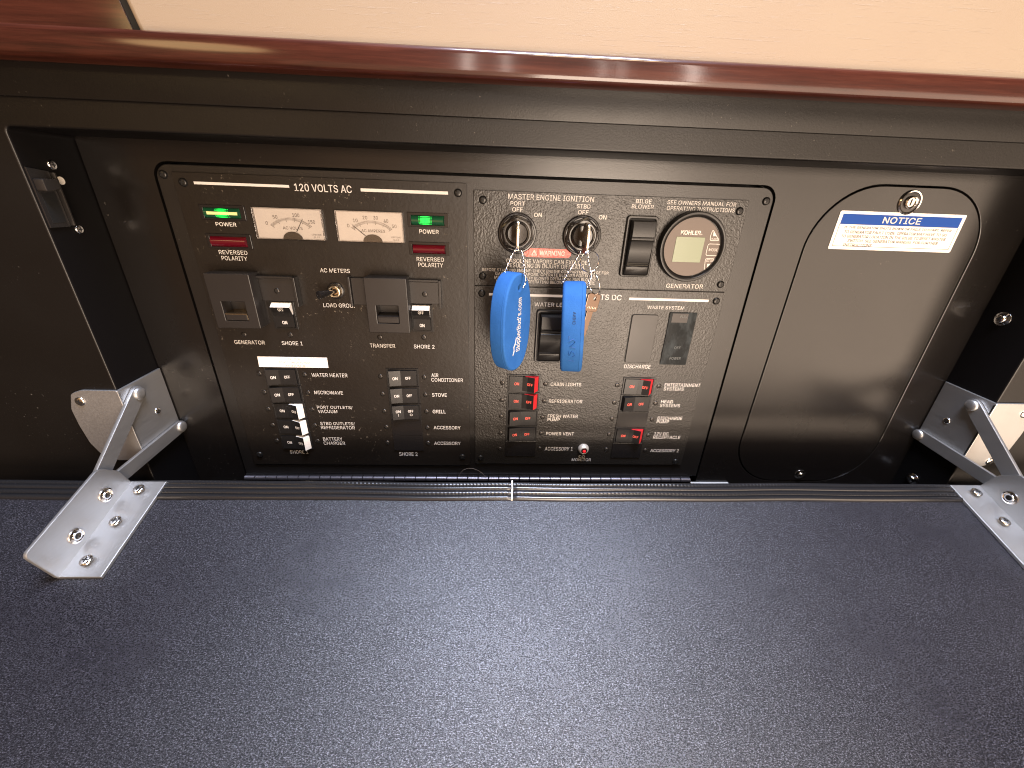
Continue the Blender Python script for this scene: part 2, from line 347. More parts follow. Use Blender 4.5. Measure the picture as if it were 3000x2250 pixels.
# ------------------------------------------------------------------ builders
WORLD = {}
def link(o, parent=None):
    C.objects.link(o)
    if parent is not None:
        o.parent = parent
        o.matrix_parent_inverse = WORLD[parent.name].inverted()
    WORLD[o.name] = o.matrix_basis.copy()
    return o
def thing(name, label, cat, loc, group=None):
    o = bpy.data.objects.new(name, None); o.empty_display_size = 0.01; o.location = loc
    o['label'] = label; o['category'] = cat
    if group: o['group'] = group
    C.objects.link(o); WORLD[o.name] = Matrix.Translation(loc)
    return o
def tag(o, label, cat, group=None):
    o['label'] = label; o['category'] = cat
    if group: o['group'] = group
    return o
def place(name, me, loc, parent=None, rot=None):
    o = bpy.data.objects.new(name, me); o.location = loc
    if rot is not None: o.rotation_euler = rot
    return link(o, parent)
def finish(me, mats, smooth=None):
    for m in (mats if isinstance(mats, (list, tuple)) else [mats]): me.materials.append(MAT[m])
    if smooth is not None:
        for p in me.polygons: p.use_smooth = True
        me.set_sharp_from_angle(angle=math.radians(smooth))
    return me
def mesh(name, verts, faces, mats, parent=None, smooth=None, fm=None):
    me = bpy.data.meshes.new(name); me.from_pydata(verts, [], faces)
    if fm: me.polygons.foreach_set('material_index', fm)
    bm = bmesh.new(); bm.from_mesh(me); bmesh.ops.recalc_face_normals(bm, faces=bm.faces); bm.to_mesh(me); bm.free()
    finish(me, mats, smooth)
    return link(bpy.data.objects.new(name, me), parent)
def rr(x0, x1, z0, z1, r=0.0, n=6):
    if r <= 0: return [(x0, z0), (x1, z0), (x1, z1), (x0, z1)]
    out = []
    for cx, cz, a in ((x1 - r, z0 + r, -90), (x1 - r, z1 - r, 0), (x0 + r, z1 - r, 90), (x0 + r, z0 + r, 180)):
        for i in range(n + 1):
            t = math.radians(a + 90 * i / n); out.append((cx + r * math.cos(t), cz + r * math.sin(t)))
    return out
def circ(x, z, r, n=32):
    return [(x + r * math.cos(2 * PI * i / n), z + r * math.sin(2 * PI * i / n)) for i in range(n)]
def slab_mesh(name, loops, yb, yf, bevel=0.0):
    """plate with outline loops (x,z), back face at yb, front face at yf (front looks towards -y)"""
    cu = bpy.data.curves.new(name, 'CURVE'); cu.dimensions = '2D'; cu.fill_mode = 'BOTH'
    for L in loops:
        s = cu.splines.new('POLY'); s.points.add(len(L) - 1)
        for p, (x, z) in zip(s.points, L): p.co = (x, z, 0, 1)
        s.use_cyclic_u = True
    t = abs(yb - yf)
    cu.extrude = max(t / 2 - bevel, 0); cu.bevel_depth = bevel; cu.bevel_resolution = 1 if bevel < 0.0015 else 3
    if bevel: cu.offset = -bevel
    ob = bpy.data.objects.new(name, cu)
    me = bpy.data.meshes.new_from_object(ob)
    bpy.data.objects.remove(ob); bpy.data.curves.remove(cu)
    ym = (yb + yf) / 2
    for v in me.vertices: v.co = (v.co.x, ym - v.co.z, v.co.y)
    me.name = name
    return me
def slab(name, loops, yb, yf, mat, parent=None, bevel=0.0, xf=None, smooth=30):
    if loops and isinstance(loops[0][0], (int, float)): loops = [loops]
    me = slab_mesh(name, loops, yb, yf, bevel)
    if xf:
        for v in me.vertices: v.co = xf(v.co)
    me.materials.clear(); finish(me, mat, smooth)
    return link(bpy.data.objects.new(name, me), parent)
def box(name, x0, x1, y0, y1, z0, z1, mat, parent=None, bevel=0.0):
    bm = bmesh.new(); bmesh.ops.create_cube(bm, size=1)
    for v in bm.verts:
        v.co = (x0 if v.co.x < 0 else x1, y0 if v.co.y < 0 else y1, z0 if v.co.z < 0 else z1)
    if bevel: bmesh.ops.bevel(bm, geom=bm.edges[:], offset=bevel, segments=2, affect='EDGES', profile=0.6)
    me = bpy.data.meshes.new(name); bm.to_mesh(me); bm.free(); finish(me, mat, 30)
    return link(bpy.data.objects.new(name, me), parent)
def lathe_mesh(name, prof, seg=24, mats=None, fm=None):
    """profile [(radius, out)] turned about -y, local origin at base"""
    vs_, fs, mi = [], [], []
    for r, o in prof:
        for i in range(seg):
            a = 2 * PI * i / seg; vs_.append((r * math.cos(a), -o, r * math.sin(a)))
    for j in range(len(prof) - 1):
        for i in range(seg):
            k = (i + 1) % seg
            fs.append((j * seg + i, j * seg + k, (j + 1) * seg + k, (j + 1) * seg + i)); mi.append(fm[j] if fm else 0)
    fs.append(tuple(range((len(prof) - 1) * seg, len(prof) * seg))); mi.append(fm[-1] if fm else 0)
    me = bpy.data.meshes.new(name); me.from_pydata(vs_, [], fs); me.polygons.foreach_set('material_index', mi)
    bm = bmesh.new(); bm.from_mesh(me); bmesh.ops.recalc_face_normals(bm, faces=bm.faces); bm.to_mesh(me); bm.free()
    return finish(me, mats, 40)
def tube_mesh(name, pts, r, mat, seg=8, closed=False):
    vs_, fs = [], []; n = len(pts); pts = [Vector(p) for p in pts]
    up = Vector((0.31, 0.77, 0.55)).normalized()
    for i, p in enumerate(pts):
        a = pts[(i - 1) % n] if (closed or i > 0) else p; c = pts[(i + 1) % n] if (closed or i < n - 1) else p
        d = (c - a).normalized(); s = d.cross(up).normalized(); t = s.cross(d)
        rad = r[i] if isinstance(r, (list, tuple)) else r
        for k in range(seg):
            w = 2 * PI * k / seg; vs_.append(p + (s * math.cos(w) + t * math.sin(w)) * rad)
    for i in range(n if closed else n - 1):
        for k in range(seg):
            j = (i + 1) % n; l = (k + 1) % seg
            fs.append((i * seg + k, i * seg + l, j * seg + l, j * seg + k))
    if not closed: fs += [tuple(range(seg)), tuple(range((n - 1) * seg, n * seg))]
    me = bpy.data.meshes.new(name); me.from_pydata(vs_, [], fs)
    bm = bmesh.new(); bm.from_mesh(me); bmesh.ops.recalc_face_normals(bm, faces=bm.faces); bm.to_mesh(me); bm.free()
    return finish(me, mat, 60)
def tube(name, pts, r, mat, parent=None, seg=8, closed=False):
    return link(bpy.data.objects.new(name, tube_mesh(name, pts, r, mat, seg, closed)), parent)

try:   # the grotesque that ships with Blender itself; falls back to the built-in face
    import os
    SANS = bpy.data.fonts.load(os.path.join(bpy.utils.system_resource('DATAFILES', path='fonts'), 'Inter.woff2'))
except Exception:
    SANS = None
_txt = {}
def glyphs(s):
    key = s
    if key not in _txt:
        cu = bpy.data.curves.new('lettering', 'FONT'); cu.body = s; cu.size = 1.0; cu.resolution_u = 4
        if SANS: cu.font = SANS
        cu.space_character = 1.02
        ob = bpy.data.objects.new('lettering', cu); me = bpy.data.meshes.new_from_object(ob)
        vs_ = [(v.co.x, v.co.y) for v in me.vertices]; fs = [tuple(p.vertices) for p in me.polygons]
        bpy.data.objects.remove(ob); bpy.data.curves.remove(cu); bpy.data.meshes.remove(me)
        x0 = min(v[0] for v in vs_); x1 = max(v[0] for v in vs_); y0 = min(v[1] for v in vs_); y1 = max(v[1] for v in vs_)
        _txt[key] = ([((x - (x0 + x1) / 2) / (x1 - x0), (y - (y0 + y1) / 2) / (y1 - y0)) for x, y in vs_], fs)
    return _txt[key]
def text(s, xc, zc, w, h, y, mat, parent, yfun=None, rot=0.0, xf=None, bold=0.02, name='lettering'):
    uv, fs0 = glyphs(s); vs_, fs = [], []
    d = bold * 1.4 * h
    # heavier weight: the outline laid down again a hair to each side, each 10 microns further out
    offs = [(0, 0)] if bold <= 0 else [(-d, -d * .6), (d, -d * .6), (-d, d * .6), (d, d * .6), (0, 0)]
    pts = []
    for q, (ox, oz) in enumerate(offs):
        k0 = len(pts); pts += [(u * (w - 2 * d) + ox, v * (h - 1.2 * d) + oz, q * 1e-5) for u, v in uv]
        fs += [tuple(i + k0 for i in f_) for f_ in fs0]
    for a, c, lift in pts:
        x = xc + a * math.cos(rot) - c * math.sin(rot); z = zc + a * math.sin(rot) + c * math.cos(rot)
        vs_.append((x, (yfun(x, z) if yfun else y) - lift, z))
    if xf: vs_ = [xf(Vector(p)) for p in vs_]
    me = bpy.data.meshes.new(name); me.from_pydata(vs_, [], fs); finish(me, mat)
    return link(bpy.data.objects.new(name, me), parent)

# screws (shared meshes, facing -y)
def screw_mesh(name, r, hgt, mat, cross=0.55, rim=None):
    prof = []
    if rim: prof += [(rim, 0), (rim * 0.97, 0.0006), (r * 1.08, 0.0016), (r * 1.02, 0.0011)]
    prof += [(r, 0), (r * 0.97, hgt * 0.45), (r * 0.82, hgt * 0.80), (r * 0.6, hgt * 0.96), (r * 0.15, hgt)]
    me = lathe_mesh(name, prof, 20, [mat, 'recess_mark'])
    bm = bmesh.new(); bm.from_mesh(me)
    a, w = r * cross, r * 0.13
    pts = [(-w, -a), (w, -a), (w, -w), (a, -w), (a, w), (w, w), (w, a), (-w, a), (-w, w), (-a, w), (-a, -w), (-w, -w)]
    f = bm.faces.new([bm.verts.new((x, -hgt * 1.015, z)) for x, z in pts]); f.material_index = 1
    f.normal_update()
    if f.normal.y > 0: f.normal_flip()
    bm.to_mesh(me); bm.free(); return me
SC_BLACK = screw_mesh('screw', 0.0036, 0.0018, 'black_screw')
SC_BRK = screw_mesh('screw', 0.0027, 0.0011, 'dull_screw')
SC_STEEL = screw_mesh('screw', 0.0046, 0.0016, 'chrome', 0.5)
SC_SMALL = screw_mesh('screw', 0.0036, 0.0014, 'chrome', 0.5)
SC_WASH = screw_mesh('screw', 0.0040, 0.0040, 'nickel', 0.5, rim=0.0068)
SC_BOLT = screw_mesh('screw', 0.0046, 0.0045, 'chrome', 0.45, rim=0.0072)
def screw(me, x, y, z, parent, spin=None):
    return place('screw', me, (x, y, z), parent, (0, random.uniform(0, PI) if spin is None else spin, 0))

# ------------------------------------------------------------------ setting: recess, frame
FY = -0.0512
o = slab('cabinet_frame', [rr(-0.75, 0.95, -0.60, 0.0600), rr(-0.351, 0.5188, -0.336, 0.0333, 0.004, 4)], 0.030, FY, 'frame_black', None, 0.0016)
o['kind'] = 'structure'
o.data.materials.append(MAT['recess_side'])
for p_ in o.data.polygons:
    c_ = p_.center
    if -0.3530 < c_.x < 0.5208 and -0.3380 < c_.z < 0.0353 and c_.y > FY + 0.0003: p_.material_index = 1
o = slab('recess_wall', [rr(-0.3506, 0.5184, -0.3355, 0.060), rr(-0.2960, 0.2587, -0.380, 0.0181, 0.014), rr(0.2990, 0.4750, -0.3178, 0.0222, 0.060, 14)], 0.012, 0.0, 'moulded_black', None, 0.0005)
o['kind'] = 'structure'
o = box('cabinet_back', -0.75, 0.95, 0.034, 0.05, -0.60, 0.06, 'dark_slot'); o['kind'] = 'structure'
o = box('top_moulding', -0.75, 0.95, -0.0548, -0.03, 0.0512, 0.0730, 'frame_black', None, 0.0010); o['kind'] = 'structure'

o = box('gap_filler', -0.75, 0.95, -0.0790, -0.0516, -0.60, -0.2860, 'frame_black'); o['kind'] = 'structure'  # unseen filler added to block light passing under the flap

# varnished rail with a rounded face
prof = []
zr0, zr1 = 0.0709, 0.0874
for i in range(13):
    t = i / 12; a = (t - 0.5) * 2
    prof.append((-0.0682 - 0.0020 * (1 - abs(a) ** 10.0) - 0.0004 * (1 - a * a), zr0 + (zr1 - zr0) * t))
prof += [(-0.03, zr1 - 0.001), (-0.03, zr0 + 0.001)]
n = len(prof); vv = []
xs = [-0.75 + 1.7 * i / 40 for i in range(41)]
for x in xs: vv += [(x, y, z) for y, z in prof]
ff = [(i * n + k, i * n + (k + 1) % n, (i + 1) * n + (k + 1) % n, (i + 1) * n + k) for i in range(40) for k in range(n)]
rail = mesh('wood_rail', vv, ff, 'mahogany', None, 50)
tag(rail, 'glossy dark red mahogany rail running along under the cream upholstery', 'rail')

up = thing('upholstered_panel', 'cream woven upholstered panel above the mahogany rail', 'upholstery', (0.2, -0.05, 0.087))
me = slab_mesh('padding', [[(-0.231, 0.080), (0.95, 0.080), (0.95, 0.34), (-0.292, 0.34)]], -0.040, -0.0605, 0.004)
me.materials.clear(); finish(me, 'cream_weave', 40)
link(bpy.data.objects.new('padding', me), up)
slab('edge_binding', [[(-0.2395, 0.080), (-0.2320, 0.080), (-0.2930, 0.34), (-0.3005, 0.34)]], -0.040, -0.0520, 'dark_slot', up, 0.001)
wp = slab('wood_cladding', [[(-0.75, 0.075), (-0.2400, 0.075), (-0.3010, 0.34), (-0.75, 0.34)]], -0.030, -0.0480, 'mahogany', None, 0.001)
tag(wp, 'dark brown varnished wood panel left of the cream upholstery', 'wood panel')

# ------------------------------------------------------------------ hinged door that carries the panels
door = thing('hinged_door', 'black moulded door with rounded corners holding the switch panels', 'door', (-0.018, 0, -0.313))
slab('door_plate', [[(x_, max(z_, -0.3100)) for x_, z_ in rr(-0.2935, 0.2562, -0.40, 0.0156, 0.012)]], 0.006, -0.0001, 'door_black', door, 0.0006)
for x, z in SCREW_DOOR: screw(SC_BLACK, x, -0.0001, z, door)
hl = box('piano_hinge', -0.2935, 0.2480, -0.0012, 0.0030, -0.3122, -0.3104, 'satin_black', door)
kn = None
nk = 43; L = (0.2480 + 0.2940) / nk
kme = None
for i in range(nk):
    if kme is None:
        vs_, fs = [], []
        for j, xx in enumerate((0.0, 0.0004, L - 0.0010, L - 0.0006)):
            rad = 0.0030 if j in (1, 2) else 0.0026
            for k in range(14): vs_.append((xx, rad * math.cos(2 * PI * k / 14), rad * math.sin(2 * PI * k / 14)))
        for j in range(3):
            for k in range(14): fs.append((j * 14 + k, j * 14 + (k + 1) % 14, (j + 1) * 14 + (k + 1) % 14, (j + 1) * 14 + k))
        fs += [tuple(range(14)), tuple(range(42, 56))]
        kme = bpy.data.meshes.new('knuckle'); kme.from_pydata(vs_, [], fs)
        bm = bmesh.new(); bm.from_mesh(kme); bmesh.ops.recalc_face_normals(bm, faces=bm.faces); bm.to_mesh(kme); bm.free()
        finish(kme, 'hinge_black', 40)
    place('knuckle', kme, (-0.2940 + i * L, -0.0034 + random.uniform(-.0001, .0001), -0.3138), hl)

# ------------------------------------------------------------------ switch panels
PF = -0.0022
TY = PF - 0.00012
ac = thing('breaker_panel', 'left switch panel headed 120 VOLTS AC with two meters', 'switch panel', (-0.153, 0, -0.295))
slab('panel_plate', [rr(-0.2791, -0.0266, -0.2950, 0.0097, 0.001, 2)], 0.0, PF, 'worn_skin', ac, 0.0003)
ig = thing('ignition_console', 'upper right switch panel headed MASTER ENGINE IGNITION with two key locks', 'switch panel', (0.106, 0, -0.079))
slab('panel_plate', [rr(-0.0205, 0.2328, -0.0794, 0.0046, 0.001, 2)], 0.0, PF, 'pebbled_black', ig, 0.0003)
dc = thing('breaker_panel', 'lower right switch panel headed 12 VOLTS DC with red-edged rockers', 'switch panel', (0.106, 0, -0.292))
slab('panel_plate', [rr(-0.0205, 0.2323, -0.2920, -0.0802, 0.001, 2)], 0.0, PF, 'pebbled_black', dc, 0.0003)
for lst, par in ((TXT_AC, ac), (TXT_IG, ig), (TXT_DC, dc)):
    for s, x, z, w, h in lst:
        if h < 0.0051: h *= 0.90
        text(s, x, z, w, h, TY, 'white_print', par, bold=0.009 if h > 0.0052 or len(s) < 6 else 0.0)
for lst, par in ((BARS_AC, ac), (BARS_DC, dc)):
    for x, z, w, h in lst:
        slab('printed_line', rr(x - w / 2, x + w / 2, z - h / 2, z + h / 2), PF, PF - 0.0001, 'white_print', par)
for lst, par in ((SCREW_AC, ac), (SCREW_IG, ig), (SCREW_DC, dc)):
    for x, z in lst: screw(SC_BLACK, x, PF, z, par)
for lst, par in ((BRK_AC, ac), (BRK_DC, dc)):
    for x, z in lst: screw(SC_BRK, x, PF + 0.0002, z, par)

# ---- breaker columns
def rocker_height(u, side):
    """u in -0.5..0.5 across the rocker, raised end at side"""
    s = u * side
    pts = [(-0.49, 0.0016), (-0.05, 0.0019), (0.12, 0.0029), (0.35, 0.0060), (0.49, 0.0006)] if side > 0 else [(-0.49, 0.0018), (0.05, 0.0027), (0.25, 0.0040), (0.44, 0.0052), (0.49, 0.0006)]
    if s <= pts[0][0]: return pts[0][1]
    for (a, p), (b_, q) in zip(pts, pts[1:]):
        if s <= b_: return p + (q - p) * (s - a) / (b_ - a)
    return pts[-1][1]
def rocker(x0, x1, z0, z1, side, colour, base, parent, vertical=False, black='satin_black'):
    """side +1: the end at +u stands proud and shows its coloured flank"""
    us = [-0.49, -0.30, -0.05, 0.04, 0.12, 0.20, 0.28, 0.35, 0.49] if side > 0 else [-0.49, -0.25, 0.05, 0.15, 0.25, 0.34, 0.44, 0.49]
    us = [u * side for u in us] if side < 0 else us
    if side < 0: us = us[::-1]
    vs_, fs, fm = [], [], []
    lo, hi = ((z0, z1) if vertical else (x0, x1))
    c, w = (lo + hi) / 2, hi - lo
    for u in us:
        hgt = rocker_height(u, side); p = c + u * w
        for yy, q in ((base, 0), (base - hgt, 0), (base - hgt, 1), (base, 1)):
            if vertical: vs_.append((x1 if q else x0, yy, p))
            else: vs_.append((p, yy, z1 if q else z0))
    n = len(us)
    for i in range(n - 1):
        um = (us[i] + us[i + 1]) / 2 * side
        a, b_ = i * 4, (i + 1) * 4
        fs += [(a, a + 1, b_ + 1, b_), (a + 1, a + 2, b_ + 2, b_ + 1), (a + 2, a + 3, b_ + 3, b_ + 2)]
        flank = 1 if um > 0.0 else 0
        fm += [flank, 1 if um > 0.36 else 0, flank]
    fs += [(0, 1, 2, 3), ((n - 1) * 4, (n - 1) * 4 + 1, (n - 1) * 4 + 2, (n - 1) * 4 + 3)]; fm += [0, 0]
    return mesh('rocker', vs_, fs, [black, colour], parent, None, fm)
def breaker(x0, x1, z0, z1, side, colour, ink, parent, blank=False, marks=False):
    fr_ = 0.0016
    if blank:
        return slab('blank_cover', rr(x0, x1, z0 + 0.0002, z1 - 0.0002), PF, PF - 0.0010, 'gloss_black', parent, 0.0002)
    hs = slab('circuit_breaker', [rr(x0, x1, z0 + 0.0002, z1 - 0.0002), rr(x0 + fr_, x1 - fr_, z0 + fr_, z1 - fr_)], PF, PF - 0.0011, 'satin_black', parent, 0.0002)
    slab('well', rr(x0 + fr_, x1 - fr_, z0 + fr_, z1 - fr_), PF, PF - 0.0001, 'dark_slot', hs)
    a0, a1, b0, b1 = x0 + fr_ + .0003, x1 - fr_ - .0003, z0 + fr_ + .0003, z1 - fr_ - .0003
    base = PF - 0.0004
    rocker(a0, a1, b0, b1, side, colour if side > 0 else 'satin_black', base, hs)
    c, w, zc = (a0 + a1) / 2, a1 - a0, (b0 + b1) / 2
    yf = lambda x, z: base - rocker_height((x - c) / w, side) - 0.00012
    dz = 0.0016 if marks else 0.0
    text('ON', c - 0.24 * w, zc + dz, 0.0051, 0.0034, 0, ink, hs, yf)
    text('OFF', c + 0.20 * w, zc + dz, 0.0058, 0.0033, 0, ink, hs, yf)
    if marks:
        text('I', c - 0.24 * w, zc - 0.0030, 0.0006, 0.0028, 0, ink, hs, yf)
        text('O', c + 0.21 * w, zc - 0.0030, 0.0029, 0.0028, 0, ink, hs, yf, bold=0.0)
    return hs
def column(rect, rows, colour, ink, parent):
    x0, x1, z0, z1 = rect; p = (z1 - z0) / 5
    for i, st in enumerate(rows):
        t = z1 - i * p
        breaker(x0, x1, t - p, t, (1 if st >= 0 else -1), colour, ink, parent, blank=(st == 0), marks=(st == -2))
column(RECT['col_ac1'], [-1, -1, 1, 1, 1], 'white_plastic', 'white_print', ac)
column(RECT['col_ac2'], [-1, -1, -2, 0, 0], 'white_plastic', 'white_print', ac)
column(RECT['col_dc1'], [1, 1, -1, -1, 0], 'red_plastic', 'red_print', dc)
column(RECT['col_dc2'], [1, -1, 0, 1, 0], 'red_plastic', 'red_print', dc)

# ---- shore power breakers with slide guards
for key, lk, gd, wn_ in (('shore1', 'lock1', 'guard1', 'win1'), ('shore2', 'lock2', 'guard2', 'win2')):
    x0, x1, z0, z1 = RECT[key]
    hs = slab('main_breaker', [rr(x0, x1, z0, z1), rr(x0 + .0018, x1 - .0018, z0 + .0018, z1 - .0004)], PF, PF - 0.0014, 'satin_black', ac, 0.0002)
    slab('well', rr(x0 + .0018, x1 - .0018, z0 + .0018, z1 - .0004), PF, PF - 0.0001, 'dark_slot', hs)
    a0, a1, b0, b1 = x0 + .0022, x1 - .0022, z0 + .0022, z1 - .0008
    base = PF - 0.0012
    rocker(a0, a1, b0, b1, 1, 'white_plastic', base, hs, vertical=True)
    c, w, xc = (b0 + b1) / 2, b1 - b0, (a0 + a1) / 2
    yf = lambda x, z: base - rocker_height((z - c) / w, 1) - 0.00012
    text('OFF', xc, c + 0.24 * w, 0.0055, 0.0033, 0, 'white_print', hs, yf)
    text('ON', xc, c - 0.30 * w, 0.0048, 0.0034, 0, 'white_print', hs, yf)
    # lock plate above the breaker with side rail
    x0, x1, z0, z1 = RECT[lk]
    lp = slab('lock_plate', rr(x0, x1 + 0.0004, z0 + 0.0002, z1), PF, -0.0058, 'guard_black', ac, 0.0004)
    slab('side_rail', rr(x1 + 0.0002, x1 + 0.0026, z0 - 0.0040, z1 + 0.0018), PF, -0.0110 if key == 'shore1' else -0.0078, 'guard_black', lp, 0.0004)
    slab('top_rail', rr(x0, x1, z1 + 0.0001, z1 + 0.0022), PF, -0.0082 if key == 'shore1' else -0.0064, 'guard_black', lp, 0.0004)
    screw(SC_BRK, (x0 + x1) / 2 + 0.001, -0.0056, (z0 + z1) / 2 - 0.001, ac)
    # guard box with window and slide lever
    x0, x1, z0, z1 = RECT[gd]; w0, w1, wz0, wz1 = RECT[wn_]
    g_ = slab('slide_guard', [rr(x0, x1, z0, z1, 0.0012, 3), rr(w0, w1, wz0, wz1, 0.0005, 2)], -0.0060, -0.0200, 'guard_black', ac, 0.0007)
    slab('guard_floor', rr(x0 + .0006, x1 - .0006, z0 + .0006, z1 - .0006), PF, -0.0060, 'guard_black', g_)
    zl = wz0 + (wz1 - wz0) * 0.36
    mesh('slide_lever', [(w0 + .0004, -.0062, zl + .0012), (w1 - .0004, -.0062, zl + .0012), (w1 - .0004, -.0196, zl + .0004), (w0 + .0004, -.0196, zl + .0004),
                         (w0 + .0004, -.0186, wz0 + .0003), (w1 - .0004, -.0186, wz0 + .0003), (w1 - .0004, -.0062, wz0 + .0003), (w0 + .0004, -.0062, wz0 + .0003)],
         [(0, 1, 2, 3), (3, 2, 5, 4), (4, 5, 6, 7), (0, 3, 4, 7), (1, 6, 5, 2), (0, 7, 6, 1)], 'brass_nickel' if key == 'shore1' else 'guard_black', g_)
    slab('lever_pad', rr(w0 + .0008, w1 - .0008, wz0 + .0006, zl - .0008), -.0188, -.0199, 'guard_black', g_, 0.0002)
x0, x1, z0, z1 = RECT['tab2']
tb = slab('guard_track', rr(x0, x1 + 0.004, z0, z1), PF, -0.0058, 'guard_black', ac, 0.0004)
slab('side_rail', rr(x0 - 0.0024, x0 - 0.0002, z0 - 0.001, z1 + 0.0014), PF, -0.0090, 'guard_black', tb, 0.0004)

# ---- indicator lamps
for key, lens in (('lamp_green_l', 'green_lens'), ('lamp_red_l', 'red_lens'), ('lamp_green_r', 'green_lens'), ('lamp_red_r', 'red_lens')):
    x0, x1, z0, z1 = RECT[key]
    bz = slab('indicator_lamp', [rr(x0, x1, z0, z1, 0.0006, 2), rr(x0 + .0030, x1 - .0042, z0 + .0016, z1 - .0024)], PF, PF - 0.0013, 'gloss_black', ac, 0.0003)
    a0, a1, b0, b1 = x0 + .0031, x1 - .0043, z0 + .0017, z1 - .0025
    zc = (b0 + b1) / 2; nseg = 8; vs_, fs = [], []
    for i in range(nseg + 1):
        t = i / nseg; z = b0 + (b1 - b0) * t; hgt = 0.0008 + 0.0026 * math.sin(PI * t) ** 0.6
        for x, k in ((a0, 0), (a0 + .0008, 1), (a1 - .0008, 1), (a1, 0)): vs_.append((x, PF - (hgt if k else 0.0004), z))
    for i in range(nseg):
        for k in range(3): fs.append((i * 4 + k, i * 4 + k + 1, i * 4 + 5 + k, i * 4 + 4 + k))
    ls = mesh('lens', vs_, fs, lens, bz, 40)
    if 'green' in key:
        gc = a0 + (a1 - a0) * (0.52 if key.endswith('_l') else 0.44); dots = []
        nz, nx = 6, 9
        bm = bmesh.new()
        for ix in range(nx):
            for iz in range(nz):
                dx = (ix - nx / 2 + .5) / (nx / 2); dzz = (iz - nz / 2 + .5) / (nz / 2)
                px = gc + dx * 0.0062; pz = zc + dzz * (b1 - b0) * 0.44
                t = (pz - b0) / (b1 - b0); hgt = 0.0008 + 0.0026 * math.sin(PI * max(min(t, .98), .02)) ** 0.6
                r = 0.00085 * max(0.30, 1.0 - 0.75 * abs(dx) ** 1.6)
                q = [bm.verts.new((px + sx * r, PF - hgt - 0.0001, pz + sz * r)) for sx, sz in ((-1, -.8), (1, -.8), (1, .8), (-1, .8))]
                bm.faces.new(q)
        if key.endswith('_l'):      # reflection across this lens, painted as a pale yellow glowing strip
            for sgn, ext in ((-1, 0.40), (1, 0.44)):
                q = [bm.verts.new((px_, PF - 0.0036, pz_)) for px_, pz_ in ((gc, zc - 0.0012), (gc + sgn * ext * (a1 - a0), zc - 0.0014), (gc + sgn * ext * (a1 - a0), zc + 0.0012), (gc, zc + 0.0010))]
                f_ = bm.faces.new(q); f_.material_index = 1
        me = bpy.data.meshes.new('glowing_bulb'); bm.to_mesh(me); bm.free(); finish(me, ['green_glow', 'lens_glare'])
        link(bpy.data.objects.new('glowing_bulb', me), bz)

# ---- meters
def meter(key, caption, name, nums, needle_deg):
    x0, x1, z0, z1 = RECT[key]; xc = (x0 + x1) / 2
    fb = slab(name, rr(x0, x1, z0, z1), PF, PF - 0.0010, 'meter_face', ac, 0.0002)
    fy = PF - 0.00115
    px, pz = xc + 0.0012, z0 + 0.0002
    R0 = 0.0185
    def at_(deg, r): return px + r * 1.30 * math.cos(math.radians(deg)), pz + r * math.sin(math.radians(deg))
    bm = bmesh.new()
    for i in range(41):
        deg = 140 - i * 100 / 40; long_ = (i % 8 == 0)
        a = at_(deg, R0 - (0.0034 if long_ else 0.0024)); b_ = at_(deg, R0)
        d = Vector((b_[0] - a[0], 0, b_[1] - a[1])).normalized(); s = Vector((-d.z, 0, d.x)) * (0.00022 if long_ else 0.00018)
        q = [bm.verts.new((p[0] + sg * s.x, fy, p[1] + sg * s.z)) for p, sg in ((a, 1), (a, -1), (b_, -1), (b_, 1))]
        bm.faces.new(q)
    me = bpy.data.meshes.new('scale_marks'); bm.to_mesh(me); bm.free(); finish(me, 'scale_ink')
    sm = link(bpy.data.objects.new('scale_marks', me), fb); sm['kind'] = 'stuff'
    for s, deg in nums:
        q = at_(deg, R0 + 0.0026); text(s, q[0], q[1], 0.0026 * len(s) * 0.8, 0.0030, fy, 'scale_ink', fb, bold=0.012)
    text(caption, px + 0.001, z0 + 0.0098, 0.0215 if 'AMP' in caption else 0.0175, 0.0026, fy, 'scale_ink', fb, bold=0.012)
    for k in range(2):
        text('LIFETIME' if k == 0 else 'CL 2.5', x1 - 0.0075, z0 + 0.0048 - k * 0.0022, 0.0085 if k == 0 else 0.005, 0.0013, fy, 'scale_ink', fb, bold=0.012)
    a = at_(needle_deg, 0.0072); b_ = at_(needle_deg, R0 + 0.0012)
    tube('needle', [(a[0], fy - 0.0005, a[1]), (b_[0], fy - 0.0005, b_[1])], [0.00034, 0.00018], 'needle', fb, 6)
    hub = [(px + 0.0088 * math.cos(PI * i / 16), pz + 0.0066 * math.sin(PI * i / 16)) for i in range(17)]
    slab('hub', hub, fy + 0.0001, fy - 0.0009, 'hub_brown', fb, 0.0002)
    slab('clear_cover', rr(x0 - 0.0002, x1 + 0.0002, z0 - 0.0002, z1 + 0.0002, 0.0008, 3), fy - 0.0019, fy - 0.0027, 'clear_cover', fb, 0.0003)
    # moulded clear rim standing on the face
    slab('cover_rim', [rr(x0 - 0.0002, x1 + 0.0002, z0 - 0.0002, z1 + 0.0002, 0.0008, 3), rr(x0 + 0.0007, x1 - 0.0007, z0 + 0.0007, z1 - 0.0007)], PF, fy - 0.0019, 'clear_cover', fb)
meter('volt', 'AC VOLTS', 'voltmeter', [('0', 141), ('50', 118), ('100', 78), ('150', 47)], 64)
meter('amp', 'AC AMPERES', 'ammeter', [('0', 140), ('10', 121), ('20', 101), ('30', 81), ('40', 61), ('50', 42)], 133)

